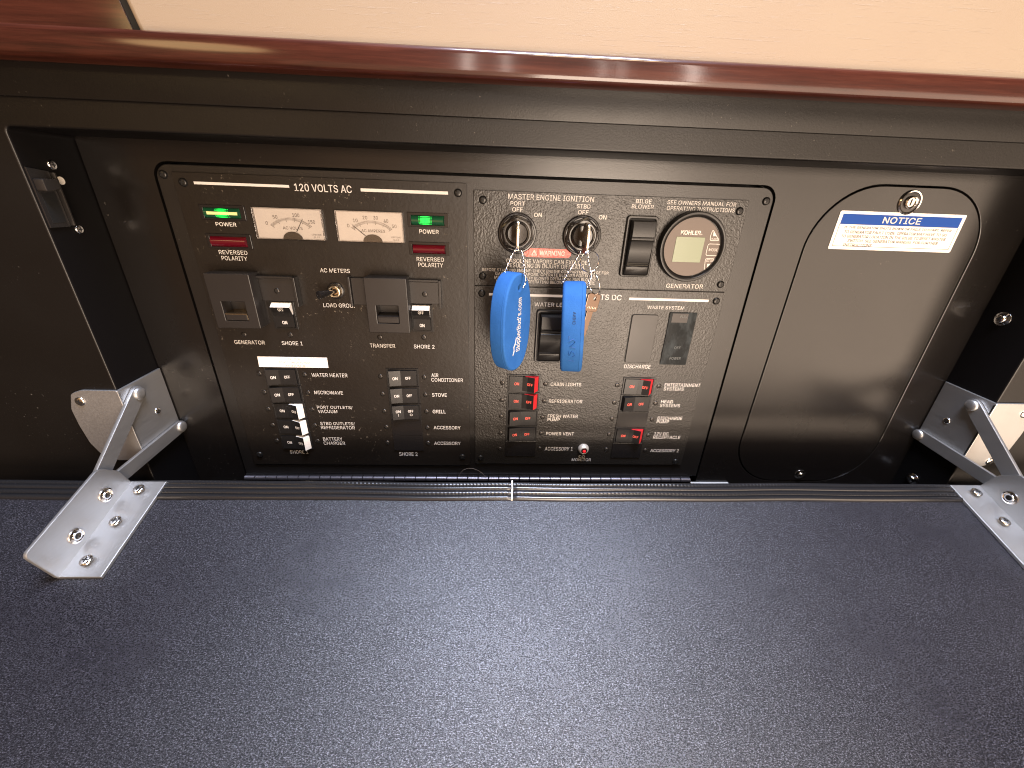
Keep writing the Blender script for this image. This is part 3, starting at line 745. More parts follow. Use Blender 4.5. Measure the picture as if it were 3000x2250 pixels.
# ---- toggle
x, z = MISC['toggle']
tg = place('toggle_switch', lathe_mesh('toggle_switch', [(0.0078, 0), (0.0078, 0.0016), (0.0070, 0.0022), (0.0062, 0.0022)], 6 * 4, ['gloss_black']), (x, PF, z), ac)
place('bushing', lathe_mesh('bushing', [(0.0060, 0), (0.0058, 0.0062), (0.0050, 0.0066), (0.0040, 0.0060), (0.0032, 0.0030)], 24, ['brass_nickel']), (x, PF, z), tg)
tube('lever', [(x, PF - 0.003, z), (x - 0.0045, PF - 0.0095, z - 0.0004), (x - 0.0075, PF - 0.0135, z - 0.0008), (x - 0.0100, PF - 0.0170, z - 0.0012), (x - 0.0104, PF - 0.0176, z - 0.0012)], [0.0022, 0.0027, 0.0034, 0.0040, 0.0028], 'gloss_black', tg, 14)

# ---- ignition locks
for i, (x, z) in enumerate(MISC['switch']):
    prof = [(0.0180, 0), (0.0180, 0.0018), (0.0172, 0.0028), (0.0160, 0.0030), (0.0154, 0.0022), (0.0146, 0.0022), (0.0142, 0.0046), (0.0134, 0.0052), (0.0124, 0.0050), (0.0119, 0.0036), (0.0112, 0.0036),
            (0.0110, 0.0075), (0.0104, 0.0083), (0.0096, 0.0080), (0.0088, 0.0062), (0.0020, 0.0058)]
    lk = place('ignition_lock', lathe_mesh('ignition_lock', prof, 40, ['gloss_black']), (x, PF, z), ig)
    nutme = lathe_mesh('hex_nut', [(0.0168, 0.0), (0.0166, 0.0040), (0.0150, 0.0046), (0.0143, 0.0040)], 6, ['gloss_black'])
    place('hex_nut', nutme, (x, PF - 0.0008, z), lk, (0, 0.3 + i * 0.4, 0))
    slab('key_slot', rr(x - 0.0010, x + 0.0010, z - 0.0052, z + 0.0052, 0.0004, 2), PF - 0.0050, PF - 0.0063, 'dark_slot', lk)

# ---- big rocker switches
def big_rocker(key, parent, flip):
    x0, x1, z0, z1 = RECT[key]; w = x1 - x0; hh_ = z1 - z0
    bz = slab('rocker_switch', [rr(x0, x1, z0, z1, 0.0030, 4), rr(x0 + .0026, x1 - .0022, z0 + .0020, z1 - .0028, 0.0016, 3)], PF, PF - 0.0028, 'satin_black', parent, 0.0008)
    slab('well', rr(x0 + .0024, x1 - .0020, z0 + .0018, z1 - .0026), PF, PF - 0.0002, 'dark_slot', bz)
    a0, a1, b0, b1 = x0 + .0040, x1 - .0028, z0 + .0024, z1 - .0040
    hb = b1 - b0
    if flip: prof = [(0, .0020), (.10, .0044), (.16, .0044), (.17, .0040), (.19, .0046), (.205, .0042), (.22, .0048), (.45, .0056), (.60, .0072), (.61, .0068), (.635, .0068), (.645, .0078), (.67, .0082), (.69, .0078), (.72, .0092), (.86, .0096), (.97, .0088), (1, .0060)]
    else: prof = [(0, .0030), (.06, .0046), (.15, .0050), (.16, .0046), (.18, .0052), (.195, .0048), (.21, .0054), (.23, .0050), (.25, .0056), (.45, .0066), (.62, .0084), (.645, .0092), (.66, .0084), (.70, .0086), (.715, .0092), (.75, .0092), (.90, .0086), (.98, .0076), (1, .0050)]
    vs_, fs = [], []
    for t, hgt in prof:
        z = b0 + hb * t
        for x, k in ((a0, 0), (a0, .82), (a0 + .0010, 1), (a1 - .0010, 1), (a1, .82), (a1, 0)): vs_.append((x, PF - hgt * k - 0.0002, z))
    for i in range(len(prof) - 1):
        for k in range(5): fs.append((i * 6 + k, i * 6 + k + 1, i * 6 + 7 + k, i * 6 + 6 + k))
    fs += [tuple(range(6)), tuple(range((len(prof) - 1) * 6, len(prof) * 6))]
    mesh('rocker', vs_, fs, 'satin_black', bz, 35)
big_rocker('bilge', ig, False)
big_rocker('water', dc, True)

# ---- blank plug and tank display
x0, x1, z0, z1 = RECT['discharge']
slab('plug_gap', rr(x0 - 0.0006, x1 + 0.0001, z0 - 0.0002, z1 + 0.0002, 0.0026, 4), PF, PF - 0.0001, 'dark_slot', dc)
slab('blank_plug', rr(x0 + .0003, x1 - .0001, z0 + .0001, z1 - .0001, 0.0024, 4), PF - 0.0002, PF - 0.0012, 'guard_black', dc, 0.0004)
x0, x1, z0, z1 = RECT['display']
dp = slab('tank_display', rr(x0, x1, z0, z1, 0.0006, 2), PF, PF - 0.0012, 'smoked_display', dc, 0.0002)
slab('peeling_film', rr(x0 + 0.0028, x1 - 0.009, z1 - 0.0105, z1 - 0.001), PF - 0.0012, PF - 0.00135, 'film_haze', dp)
for s, fz, w in (('FULL', 0.93, 0.008), ('OFF', 0.34, 0.007), ('POWER', 0.13, 0.012)):
    text(s, (x0 + x1) / 2 + 0.001, z0 + (z1 - z0) * fz, w, 0.0030, PF - 0.0015, 'dim_print', dp, bold=0.0)

# ---- carbon monoxide light
x, z = MISC['led']
led = place('indicator_light', lathe_mesh('indicator_light', [(0.0066, 0), (0.0066, 0.0012), (0.0054, 0.0042), (0.0042, 0.0054), (0.0036, 0.0050)], 24, ['lamp_ring']), (x, PF, z), dc)
place('holder', lathe_mesh('holder', [(0.0037, 0), (0.0035, 0.0058), (0.0022, 0.0060)], 20, ['gloss_black']), (x, PF, z), led)
place('bulb', lathe_mesh('bulb', [(0.0020, 0.0055), (0.0019, 0.0066), (0.0012, 0.0072), (0.0003, 0.0074)], 16, ['red_led']), (x, PF, z), led)

# ---- red warning decal
x0, x1, z0, z1 = RECT['warning']
wd = slab('warning_decal', rr(x0, x1, z0, z1, (z1 - z0) / 2 - 0.0002, 8), PF, PF - 0.00010, 'warning_red', ig)
zc = (z0 + z1) / 2
slab('triangle', [[(x0 + .0070, zc - .0024), (x0 + .0126, zc - .0024), (x0 + .0098, zc + .0026)], [(x0 + .0080, zc - .0018), (x0 + .0098, zc + .0014), (x0 + .0116, zc - .0018)]], PF - 0.0001, PF - 0.0002, 'white_print', wd)
text('!', x0 + .0098, zc - 0.0004, 0.0005, 0.0024, PF - 0.00022, 'white_print', wd)
text('WARNING', x0 + 0.0270, zc, 0.0240, 0.0042, PF - 0.00022, 'white_print', wd)

# ---- generator gauge
x, z = MISC['gauge']; r = MISC['gaugeR']
xs_, zs_ = x * 0.995 + 0.0004, z
gg_ = place('generator_gauge', lathe_mesh('generator_gauge', [(r * 1.02, 0), (r * 1.015, 0.0062), (r * 0.985, 0.0078), (r * 0.94, 0.0080), (r * 0.895, 0.0072), (r * 0.875, 0.0056), (r * 0.865, 0.0044), (r * 0.1, 0.0044)], 64, ['satin_black']), (x, PF, z), ig)
GF = PF - 0.0046
slab('dial_face', circ(x, z, r * 0.862, 48), PF - 0.0040, GF, 'gauge_face', gg_)
place('inner_ring', lathe_mesh('inner_ring', [(r * 0.868, 0.0044), (r * 0.862, 0.0052), (r * 0.845, 0.0050), (r * 0.842, 0.0045)], 64, ['gloss_black']), (x, PF, z), gg_)
s, kx, kz, kw, kh = KOHLER
text(s, kx, kz, kw, kh, GF - 0.0001, 'white_print', gg_, bold=0.035)
text('®', kx + kw / 2 + 0.0010, kz - 0.0012, 0.0012, 0.0012, GF - 0.0001, 'white_print', gg_, bold=0.0)
x0, x1, z0, z1 = RECT['lcd']
slab('screen', rr(x0, x1, z0, z1, 0.0006, 2), GF, GF - 0.0004, 'lcd_glass', gg_, 0.0001)
def ringed(pts, wdt, name):
    c = Vector((sum(p[0] for p in pts) / len(pts), sum(p[1] for p in pts) / len(pts)))
    inner = []
    n_ = len(pts)
    for i in range(n_):
        p0, p1, p2 = Vector(pts[i - 1]), Vector(pts[i]), Vector(pts[(i + 1) % n_])
        d1 = (p1 - p0).normalized(); d2 = (p2 - p1).normalized()
        nrm = Vector((-d1.y - d2.y, d1.x + d2.x)).normalized()
        if nrm.dot(c - p1) < 0: nrm = -nrm
        inner.append(tuple(p1 + nrm * wdt))
    slab(name, [list(map(tuple, pts)), inner], GF, GF - 0.0002, 'white_print', gg_)
def rounded(poly, rad, n_=5):
    out = []
    m_ = len(poly)
    for i in range(m_):
        p0, p1, p2 = Vector(poly[i - 1]), Vector(poly[i]), Vector(poly[(i + 1) % m_])
        a = p1 + (p0 - p1).normalized() * rad; b_ = p1 + (p2 - p1).normalized() * rad
        for k in range(n_ + 1):
            t = k / n_; out.append(tuple(a * (1 - t) ** 2 + p1 * 2 * t * (1 - t) + b_ * t * t))
    return out
ringed(rounded(START_BTN, 0.0020), 0.0005, 'button_outline')
ringed(rounded(STOP_BTN, 0.0020), 0.0005, 'button_outline')
x0, x1, z0, z1 = RECT['mode']
ringed(rounded([(x0, z0), (x1, z0), (x1, z1), (x0, z1)], 0.0020), 0.0005, 'button_outline')
slab('start_arrow', START_TRI, GF, GF - 0.0002, 'white_print', gg_)
slab('stop_arrow', STOP_TRI, GF, GF - 0.0002, 'white_print', gg_)
for s, tx, tz, tw_, th in GAUGE_TXT: text(s, tx, tz, tw_, th, GF - 0.0001, 'white_print', gg_, bold=0.01)

# ---- caution sticker
x0, x1, z0, z1 = RECT['caution']
cs = thing('caution_sticker', 'white caution sticker with small grey print above the water heater breaker', 'sticker', ((x0 + x1) / 2, PF, z0))
mesh('sticker_paper', [(x0, PF - .0013, z0), (x1, PF - .0008, z0), (x1, PF - .0003, z1), (x0, PF - .0003, z1), (x0, PF - .0010, z0), (x1, PF - .0005, z0), (x1, PF, z1), (x0, PF, z1)],
     [(0, 1, 2, 3), (4, 5, 6, 7), (0, 4, 5, 1), (3, 2, 6, 7), (0, 3, 7, 4), (1, 2, 6, 5)], 'white_label', cs)
for s, fz, w in (('CAUTION!', 0.80, 0.0125), ('DO NOT TURN ON WITHOUT', 0.48, 0.0315), ('WATER IN HEATER', 0.17, 0.0205)):
    zz = z0 + (z1 - z0) * fz
    text(s, (x0 + x1) / 2 + 0.002, zz, w, 0.0021, 0, 'scale_ink', cs, lambda x, z: PF - 0.0014 + 0.0010 * (z - z0) / (z1 - z0) if True else 0, bold=0.0)

# ------------------------------------------------------------------ access hatch and notice
ht = thing('access_hatch', 'black access hatch with large rounded corners and a round lock', 'hatch', (0.387, 0, -0.3165))
slab('hatch_plate', [rr(0.3003, 0.4737, -0.3165, 0.0209, 0.0588, 14)], 0.006, -0.0001, 'moulded_black', ht, 0.0006)
x, z = MISC['lockface']
lk = place('cam_lock', lathe_mesh('cam_lock', [(0.0108, 0), (0.0108, 0.0010), (0.0100, 0.0018), (0.0090, 0.0016), (0.0084, 0.0006)], 40, ['chrome']), (x, 0, z), ht)
place('lock_recess', lathe_mesh('lock_recess', [(0.0086, 0.0), (0.0085, 0.0008), (0.0058, 0.0010)], 32, ['gloss_black']), (x, 0, z), lk)
place('lock_core', lathe_mesh('lock_core', [(0.0058, 0.0004), (0.0057, 0.0026), (0.0050, 0.0032), (0.0042, 0.0028), (0.0040, 0.0018), (0.0005, 0.0018)], 32, ['nickel']), (x, 0, z), lk)
slab('key_slot', rr(x - 0.0006, x + 0.0006, z - 0.0028, z + 0.0028), -0.0018, -0.0020, 'dark_slot', lk)
x, z = MISC['hatchscrew']; screw(SC_WASH, x, -0.0001, z, ht)
x0, x1, z0, z1 = RECT['notice']
nt_ = thing('notice_sign', 'white notice sticker with blue NOTICE header on the access hatch', 'sign', ((x0 + x1) / 2, -0.0004, z0))
NY = -0.0005
slab('sign_sheet', rr(x0, x1, z0, z1, 0.0014, 3), -0.0001, NY, 'white_label', nt_)
hz = z1 - 0.0115
slab('header_band', rr(x0 + .0034, x1 - .0034, hz, z1 - .0026), NY, NY - 0.0001, 'notice_blue', nt_)
slab('border_line', [rr(x0 + .0030, x1 - .0030, z0 + .0028, hz), rr(x0 + .0034, x1 - .0034, z0 + .0032, hz - 0.0002)], NY, NY - 0.0001, 'ink', nt_)
xm = (x0 + x1) / 2
text('NOTICE', xm + 0.0005, hz + 0.0045, 0.038, 0.0058, NY - 0.0002, 'white_print', nt_, bold=0.02)
for i, (s, w, dx) in enumerate([('IF THE GENERATOR SHUTS DOWN OR FAILS TO START, REFER', 0.108, 0.0), ('TO GENERATOR FAULT CODE. OPERATOR MAY HAVE TO GO', 0.104, -0.0005), ('TO GENERATOR LOCATION IN THE BILGE TO RESET MASTER', 0.106, -0.001), ('SWITCH. SEE GENERATOR MANUAL FOR FURTHER', 0.092, 0.0), ('INSTRUCTIONS.', 0.030, -0.034)]):
    text(s, xm + dx, hz - 0.0030 - i * 0.0039, w, 0.0026, NY - 0.0001, 'ink', nt_, bold=0.016)

# ------------------------------------------------------------------ flap that folds down
TH = math.radians(19); ct, st_ = math.cos(TH), math.sin(TH)
FO = Vector((0, -0.0785, -0.2592)); FT = Vector((0, -ct, -st_)); FN = Vector((0, -st_, ct))
def F(x, t, n_): return Vector((x, 0, 0)) + FO + FT * t + FN * n_
fl = thing('folding_flap', 'black fold-down flap covered in ribbed vinyl, lying open in front', 'flap', F(0.084, 0.37, -0.018))
# board: built flat (x, -t, n) then turned, so the weave follows the board
bm = bmesh.new(); bmesh.ops.create_cube(bm, size=1)
for v in bm.verts: v.co = (-0.48 if v.co.x < 0 else 0.648, -0.360 if v.co.y < 0 else -0.0180, -0.018 if v.co.z < 0 else 0.0)
bmesh.ops.bevel(bm, geom=bm.edges[:], offset=0.002, segments=2, affect='EDGES')
me = bpy.data.meshes.new('board'); bm.to_mesh(me); bm.free(); finish(me, 'ribbed_vinyl', 40)
place('board', me, FO, fl, (TH, 0, 0))
# welted edging in two lengths that meet at a seam
def edging(xa, xb, dn, dt, seed):
    rnd = random.Random(seed); ph = rnd.uniform(0, 9)
    P = []
    for i in range(37):
        t = i / 36 * 0.0205 - 0.0004
        lobe = 0.0
        for c_, w_, h_ in ((0.0020, 0.0025, 0.0022), (0.0068, 0.0026, 0.0030), (0.0118, 0.0028, 0.0026), (0.0172, 0.0026, 0.0031)):
            d_ = abs(t - c_) / w_
            if d_ < 1: lobe = max(lobe, h_ * math.sqrt(1 - d_ * d_))
        P.append((t, lobe))
    ns = int((xb - xa) / 0.0009); vs_, fs = [], []
    for j in range(ns + 1):
        x = xa + (xb - xa) * j / ns
        wob = 0.0004 * math.sin(x * 17 + ph) + 0.0003 * math.sin(x * 41 + ph * 2)
        st2 = math.sin(2 * PI * x / 0.0036 + 1.5 * math.sin(x * 90 + ph))
        endp = min(1.0, min(abs(x - xa), abs(x - xb)) / 0.004) if abs(x - 0.0195) < 0.01 else 1.0
        for t, l in P:
            ll = l
            if t < 0.0042: ll = l * (0.90 + 0.10 * st2 * (0.6 + 0.4 * math.sin(x * 53 + ph)))
            elif 0.0125 < t < 0.0142: ll = l * (0.94 + 0.06 * st2)
            vs_.append(F(x, t + wob + dt, ll * (0.8 + 0.2 * endp) + dn))
        vs_.append(F(x, 0.0200, -0.006)); vs_.append(F(x, 0.0000, -0.006))
    n_ = len(P) + 2
    for j in range(ns):
        for k in range(n_):
            fs.append((j * n_ + k, j * n_ + (k + 1) % n_, (j + 1) * n_ + (k + 1) % n_, (j + 1) * n_ + k))
    fs += [tuple(range(n_)), tuple(range(ns * n_, (ns + 1) * n_))]
    mesh('edging', vs_, fs, 'trim_vinyl', fl, 70)
edging(-0.480, 0.0188, 0.0, 0.0, 3); edging(0.0204, 0.648, 0.0003, 0.0003, 5)
for t0, t1, xo in ((-0.0004, 0.0105, 0.0192), (0.0095, 0.0200, 0.0186)):
    vs_ = [F(xo + a, t, n_) for t in (t0, t1) for a, n_ in ((0, 0), (0.0016, 0), (0.0014, 0.0036), (0.0002, 0.0036))]
    mesh('seam_tape', vs_, [(0, 1, 2, 3), (4, 5, 6, 7), (0, 1, 5, 4), (1, 2, 6, 5), (2, 3, 7, 6), (3, 0, 4, 7)], 'white_plastic', fl)

# ------------------------------------------------------------------ folding brackets
def yz_plate(name, poly, xa, xb, mat, parent, bevel=0.0005, rad=0.0):
    """plate in a y-z plane between x = xa and xb"""
    if rad: poly = rounded(poly, rad)
    me = slab_mesh(name, [[(-y, z) for y, z in poly]], 0.0, abs(xb - xa), bevel)
    lo = min(xa, xb)
    for v in me.vertices: v.co = (lo + v.co.y, -v.co.x, v.co.z)
    me.materials.clear(); finish(me, mat, 30)
    bm = bmesh.new(); bm.from_mesh(me); bmesh.ops.recalc_face_normals(bm, faces=bm.faces); bm.to_mesh(me); bm.free()
    return link(bpy.data.objects.new(name, me), parent)
def bracket(xw, s, label):
    """xw: side wall plane, s: +1 when the recess lies towards +x"""
    X = lambda d: xw + s * d
    b_ = thing('folding_bracket', label, 'bracket', (X(0.01), -0.0835, -0.261), 'folding brackets of the flap')
    wp_ = yz_plate('wall_plate', [(-0.0535, -0.1755), (-0.0010, -0.1745), (-0.0010, -0.2450), (-0.0170, -0.2525), (-0.0535, -0.2525)], X(0.0001), X(0.0026), 'bracket_steel', b_)
    pl = [(X(0.0026), -0.1752), (X(-0.030), -0.1752), (X(-0.0400), -0.1790), (X(-0.0462), -0.1950), (X(-0.0462), -0.2120), (X(-0.0440), -0.2330), (X(-0.0380), -0.2470), (X(-0.0250), -0.2535), (X(0.0026), -0.2525)]
    slab('front_flange', rounded(pl, 0.0025, 3), -0.0513, -0.0538, 'bracket_steel', wp_, 0.0005)
    for dx, z in ((-0.0345, -0.1868), (-0.0300, -0.2470)): screw(SC_STEEL, X(dx), -0.0536, z, b_)
    place('screw', SC_SMALL, (X(0.0024), -0.0216, -0.2140), b_, (0, 0, PI / 2 * s))
    # two arms, riveted to the wall plate and to the upright
    def arm(p, q, w):
        d = Vector((q[0] - p[0], q[1] - p[1])); L_ = d.length; d.normalize(); nn = Vector((-d.y, d.x))
        poly = []
        for k in range(9):
            a = PI / 2 + PI * k / 8; poly.append(Vector(p) + d * (w / 2 * math.cos(a)) + nn * (w / 2 * math.sin(a)))
        for k in range(9):
            a = -PI / 2 + PI * k / 8; poly.append(Vector(q) + d * (w / 2 * math.cos(a)) + nn * (w / 2 * math.sin(a)))
        yz_plate('arm', [tuple(v) for v in poly], X(0.0030), X(0.0064), 'bracket_steel', b_)
    arm((-0.0378, -0.1858), (-0.1300, -0.2600), 0.0145); arm((-0.0050, -0.2430), (-0.0983, -0.2490), 0.0135)
    rv = lathe_mesh('rivet', [(0.0062, 0), (0.0060, 0.0016), (0.0048, 0.0028), (0.0020, 0.0032)], 20, ['bracket_steel'])
    for y, z in ((-0.0378, -0.1858), (-0.0050, -0.2430)): place('rivet', rv, (X(0.0060), y, z), b_, (0, 0, PI / 2 * s))
    # angle plate on the flap: upright and foot
    top, bot = 0.0395, 0.0002
    def G(t, n_): p = F(0, t, n_); return (p.y, p.z)
    up_ = yz_plate('upright', rounded([G(0.0030, bot), G(0.0030, 0.022), G(0.0130, top), G(0.0890, top), G(0.0910, bot)], 0.0050, 5), X(0.0066), X(0.0094), 'bracket_steel', b_)
    me = slab_mesh('foot', [rr(0.0, 0.0345, -0.0900, -0.0025)], 0.0, 0.0030, 0.0004)
    for v in me.vertices:
        x_, t_, n_ = v.co.x, -v.co.z, -v.co.y
        v.co = F(X(0.0066 + x_), t_, n_ + 0.0034)
    me.materials.clear(); finish(me, 'bracket_steel', 30)
    bm = bmesh.new(); bm.from_mesh(me); bmesh.ops.recalc_face_normals(bm, faces=bm.faces); bm.to_mesh(me); bm.free()
    ft = link(bpy.data.objects.new('foot', me), b_)
    for t_ in (0.0125, 0.0440, 0.0780):
        place('screw', SC_STEEL, F(X(0.0235), t_, 0.0063), b_, (TH - PI / 2, 0, 0))
    eye = lathe_mesh('hollow_rivet', [(0.0064, 0), (0.0062, 0.0012), (0.0050, 0.0018), (0.0042, 0.0010), (0.0036, 0.0020), (0.0026, 0.0020), (0.0022, 0.0002)], 24, ['chrome', 'dark_slot'], [0, 0, 0, 0, 0, 0, 1])
    for t_, n_ in ((0.0250, 0.0170), (0.0615, 0.0150)):
        p = F(0, t_, n_); place('hollow_rivet', eye, (X(0.0093), p.y, p.z), b_, (0, 0, PI / 2 * s))
bracket(-0.351, 1, 'left steel folding bracket joining the frame to the flap')
bracket(0.5188, -1, 'right steel folding bracket cut off by the picture edge')

# ------------------------------------------------------------------ hardware on the recess sides
for z, lb in ((-0.0959, 'bright bolt with washer in the right recess wall, above the bracket'), (-0.2985, 'bright bolt with washer low in the right recess wall, just above the flap edge')):
    o = place('wall_bolt', SC_BOLT, (0.5188, -0.0183, z), None, (0, 0, -PI / 2)); tag(o, lb, 'bolt', 'bolts in the right recess wall')
la = thing('catch_plate', 'black metal catch plate screwed inside the upper left of the recess', 'catch', (-0.351, -0.040, -0.012))
XL = -0.351
yz_plate('strike_frame', [(-0.0500, 0.0080), (-0.0340, 0.0060), (-0.0325, 0.0040), (-0.0325, -0.0335), (-0.0345, -0.0345), (-0.0500, -0.0345)], XL + 0.0001, XL + 0.0016, 'gloss_black', la, 0.0003)
yz_plate('strike_edge', [(-0.0338, 0.0050), (-0.0325, 0.0050), (-0.0325, -0.0335), (-0.0338, -0.0335)], XL + 0.0016, XL + 0.0052, 'dull_screw', la, 0.0003)
yz_plate('latch_bolt', rounded([(-0.0490, 0.0005), (-0.0370, 0.0005), (-0.0370, -0.0065), (-0.0490, -0.0085)], 0.0015), XL + 0.0016, XL + 0.0090, 'guard_black', la, 0.0006)
yz_plate('slot', [(-0.0470, -0.0095), (-0.0360, -0.0090), (-0.0360, -0.0310), (-0.0470, -0.0310)], XL + 0.0016, XL + 0.0018, 'dark_slot', la, 0.0)
for y, z in ((-0.0316 + .004, 0.0106), (-0.0302 + .004, -0.0370)): place('screw', SC_SMALL, (XL, y, z), la, (0, 0, PI / 2))
dot = place('felt_dot', lathe_mesh('felt_dot', [(0.0030, 0), (0.0029, 0.0006), (0.0010, 0.0008)], 16, ['white_plastic']), (XL, -0.0255, -0.0005), None, (0, 0, PI / 2))
tag(dot, 'small round white dot on the left recess wall beside the catch', 'dot')
cb = box('gap_strip', 0.2510, 0.3000, -0.0030, 0.0, -0.3215, -0.3196, 'gap_white', None, 0.0005)  # white strip put in for the light gap above the flap edge
tag(cb, 'thin white strip for the bright gap right of the hinge, behind the flap edge', 'strip')

# ------------------------------------------------------------------ keys and floats
def key_plate(name, x, zc, tilt, label):
    k = thing(name, label, 'key', (x, -0.010, zc), 'ignition keys in the locks')
    bow = rounded([(-0.0165, zc - 0.0085), (-0.0165, zc + 0.0085), (-0.0230, zc + 0.0128), (-0.0390, zc + 0.0124), (-0.0410, zc + 0.0060), (-0.0410, zc - 0.0070), (-0.0385, zc - 0.0128), (-0.0230, zc - 0.0128)], 0.0022, 4)
    yz_plate('bow', bow, x - 0.0012, x + 0.0012, 'key_steel', k, 0.0004)
    yz_plate('blade', [(-0.004, zc - 0.0036), (-0.0170, zc - 0.0040), (-0.0170, zc + 0.0040), (-0.004, zc + 0.0036)], x - 0.0010, x + 0.0010, 'key_steel', k, 0.0002)
    if tilt:
        R_ = Matrix.Translation((x, -0.01, zc)) @ Matrix.Rotation(tilt, 4, 'Z') @ Matrix.Translation((-x, 0.01, -zc))
        for ch in k.children: ch.data.transform(R_)
    return k
key_plate('ignition_key', 0.0190, -0.0302, -0.02, 'steel key seen edge-on in the port ignition lock')
key_plate('ignition_key', 0.0796, -0.0308, -0.03, 'steel key seen edge-on in the starboard ignition lock')

def bead_chain(strands, parent):
    bm = bmesh.new()
    for pts in strands:
        pts = [Vector(p) for p in pts]; acc = 0.0; step = 0.0033; cur = pts[0]; beads = [pts[0]]
        for q in pts[1:]:
            seg = q - cur
            while seg.length > 1e-6 and (q - beads[-1]).length >= step:
                d = q - beads[-1]; beads.append(beads[-1] + d.normalized() * step)
            cur = q
        for b_ in beads:
            bmesh.ops.create_icosphere(bm, subdivisions=2, radius=0.00115, matrix=Matrix.Translation(b_))
        for a, c_ in zip(beads, beads[1:]):
            d = c_ - a; mt = Matrix.Translation((a + c_) / 2) @ d.to_track_quat('Z', 'Y').to_matrix().to_4x4()
            bmesh.ops.create_cone(bm, segments=6, radius1=0.0004, radius2=0.0004, depth=d.length, matrix=mt)
    me = bpy.data.meshes.new('bead_chain'); bm.to_mesh(me); bm.free(); finish(me, 'bead_steel', 60)
    return link(bpy.data.objects.new('bead_chain', me), parent)
def key_float(name, ctr, ang, L_, W_, T_, label, strands, soft, lean=0.0):
    k = thing(name, label, 'key float', (ctr[0], ctr[1], ctr[2] - L_ / 2), 'blue foam key floats')
    n_ = 64; e = 2.35; out = []
    for i in range(n_):
        a = 2 * PI * i / n_; c_, s_ = math.cos(a), math.sin(a)
        out.append((math.copysign(abs(c_) ** (2 / e), c_) * W_ / 2, math.copysign(abs(s_) ** (2 / e), s_) * L_ / 2))
    Rm = Matrix.Translation(ctr) @ Matrix.Rotation(lean, 4, 'Y') @ Matrix.Rotation(ang, 4, 'Z')
    me = slab_mesh('float', [out, circ(W_ * 0.02, L_ / 2 - 0.0125, 0.0021, 12)], T_ / 2, -T_ / 2, soft)
    me.transform(Rm); me.materials.clear(); finish(me, 'blue_foam', 40)
    fo = link(bpy.data.objects.new('float', me), k)
    # moulding seam near the printed face
    pts = [Rm @ Vector((x * 1.001, -T_ / 2 + 0.0030, z * 1.001)) for x, z in out]
    tube('mould_seam', pts, 0.00022, 'blue_foam', fo, 5, True)
    bead_chain(strands, k)
    # printed face: text up the face and bird mark
    xf = lambda p: Rm @ p
    ty = -T_ / 2 - 0.00015
    tw = L_ * 0.56
    text("SkipperBud's.com", 0.0020, -0.0015, tw, 0.0084, ty, 'white_print', fo, rot=PI / 2, xf=xf, bold=0.010)
    zb = -0.0015 - tw / 2
    bird = [(-0.0080, -0.0040), (-0.0058, 0.0000), (-0.0064, 0.0038), (-0.0044, 0.0062), (-0.0030, 0.0120), (-0.0040, 0.0132), (-0.0054, 0.0078), (-0.0078, 0.0046), (-0.0072, 0.0010), (-0.0088, -0.0030)]
    me = slab_mesh('bird_mark', [[(x + 0.0016, z + zb + 0.0016) for x, z in bird]], ty + 0.0001, ty, 0.0)
    me.transform(Rm); me.materials.clear(); finish(me, 'white_print'); link(bpy.data.objects.new('bird_mark', me), fo)
    return k, fo, Rm
k1, f1, R1 = key_float('key_float', (0.0146, -0.0480, -0.1030), math.radians(55), 0.0890, 0.0450, 0.0155, 'blue foam key float with its white lettered face turned to view', CHAIN1, 0.0016)
k2, f2, R2 = key_float('key_float', (0.0714, -0.0480, -0.1065), math.radians(80), 0.0835, 0.0450, 0.0200, 'blue foam key float seen on its thick edge with a handwritten number', CHAIN2, 0.0030, math.radians(-3))
# stamp and handwriting on the rim of the second float (rim towards the viewer is local -x)
def rim_pt(u, z):
    e = 2.35; zz = min(abs(z) / (0.0835 / 2), 0.999)
    return R2 @ Vector((-(0.0450 / 2) * (1 - zz ** e) ** (1 / e) - 0.0002, u, z))
uv, fs = glyphs('CHINA')
vs_ = [rim_pt(-0.0008 - v * 0.0026 * -1 * -1, 0.0150 + u * 0.0105) for u, v in uv]
me = bpy.data.meshes.new('stamp'); me.from_pydata(vs_, [], fs); finish(me, 'ink'); link(bpy.data.objects.new('stamp', me), f2)
simple('marker_ink', (0.010, 0.06, 0.22), 0.5)
strokes = [[(0.0030, -0.006), (-0.0005, -0.0035), (-0.0028, -0.0055), (-0.0010, -0.0080), (0.0022, -0.0105), (-0.0030, -0.0115)],
           [(0.0030, -0.0150), (0.0022, -0.0195), (0.0000, -0.0150), (-0.0022, -0.0165), (-0.0026, -0.0195), (-0.0005, -0.0205)],
           [(0.0026, -0.0245), (-0.0028, -0.0250)], [(0.0030, -0.0028), (0.0028, -0.0005)]]
for st3 in strokes:
    tube('handwriting', [rim_pt(u, z) for u, z in st3], 0.00028, 'marker_ink', f2, 5)

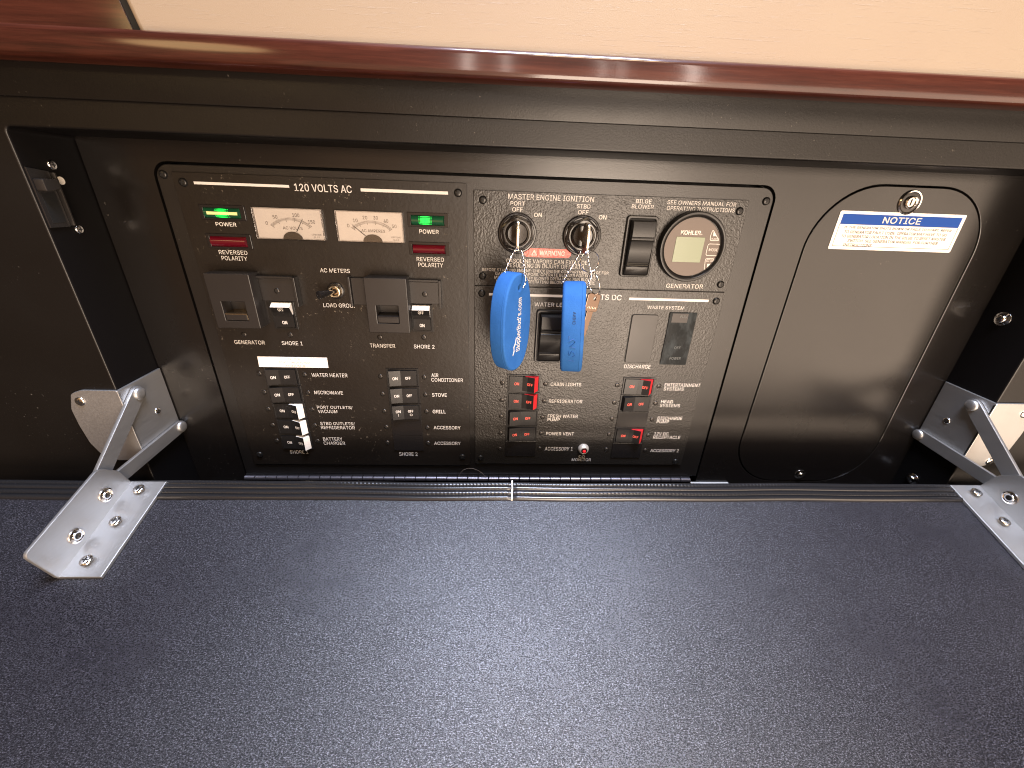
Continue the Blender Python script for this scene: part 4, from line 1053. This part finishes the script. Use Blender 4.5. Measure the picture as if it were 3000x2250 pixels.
# split rings and spare key
def ring_pts(c, ax, r, n_=36):
    ax = Vector(ax).normalized(); a = ax.orthogonal().normalized(); b_ = ax.cross(a)
    return [Vector(c) + (a * math.cos(2 * PI * i / n_) + b_ * math.sin(2 * PI * i / n_)) * r for i in range(n_)]
x, z = MISC['ring']
o = tube('split_ring', ring_pts((x, -0.044, z), (0.25, -1, 0.1), 0.0088), 0.00045, 'bead_steel', None, 6, True)
tag(o, 'thin wire split ring hanging from the starboard ignition key', 'ring')
o = tube('split_ring', ring_pts((0.0880, -0.0410, -0.0675), (1, 0.30, 0.25), 0.0100), 0.00055, 'bead_steel', None, 6, True)
tag(o, 'narrow edge-on split ring that carries the small spare key', 'ring')
sk = thing('spare_key', 'small worn steel spare key hanging beside the right blue float', 'key', (0.0865, -0.040, -0.0935))
Rk = Matrix.Translation((0.0900, -0.0400, -0.0765)) @ Matrix.Rotation(math.radians(20), 4, 'Z') @ Matrix.Rotation(math.radians(10), 4, 'Y')
me = slab_mesh('bow', [rr(-0.0068, 0.0068, -0.0165, 0.0, 0.0022, 4), circ(0.0012, -0.0042, 0.0017, 16)], 0.0010, -0.0010, 0.0003); me.transform(Rk); me.materials.clear(); finish(me, 'spare_steel', 30)
bw = link(bpy.data.objects.new('bow', me), sk)
blade = [(-0.0036, -0.0160), (0.0030, -0.0160), (0.0028, -0.0250), (0.0020, -0.0265), (0.0027, -0.0285), (0.0018, -0.0305), (0.0026, -0.0330), (0.0014, -0.0350), (0.0022, -0.0375), (0.0010, -0.0400), (0.0004, -0.0425), (-0.0020, -0.0435), (-0.0034, -0.0415)]
me = slab_mesh('blade', [blade], 0.0009, -0.0009, 0.0002); me.transform(Rk); me.materials.clear(); finish(me, 'spare_steel', 30)
link(bpy.data.objects.new('blade', me), sk)
for q in range(6):      # row of engraved strokes across the bow
    me = slab_mesh('engraving', [[(-0.0045 + q * 0.0017, -0.0137), (-0.0038 + q * 0.0017, -0.0137), (-0.0040 + q * 0.0017, -0.0115 + 0.0005 * (q % 2))]], -0.0010, -0.0011, 0.0)
    me.transform(Rk); me.materials.clear(); finish(me, 'key_steel'); link(bpy.data.objects.new('engraving', me), sk)
th = tube('loose_hair', [(-0.0400, -0.0040, -0.3110), (-0.0385, -0.0060, -0.3040), (-0.0345, -0.0065, -0.2985), (-0.0290, -0.0065, -0.2958), (-0.0230, -0.0065, -0.2962), (-0.0170, -0.0065, -0.2990), (-0.0120, -0.0060, -0.3035), (-0.0085, -0.0055, -0.3085), (-0.0065, -0.0045, -0.3120)], 0.00022, 'hair', None, 5)
tag(th, 'fine curved loose hair arching over the hinge between the panels', 'hair')
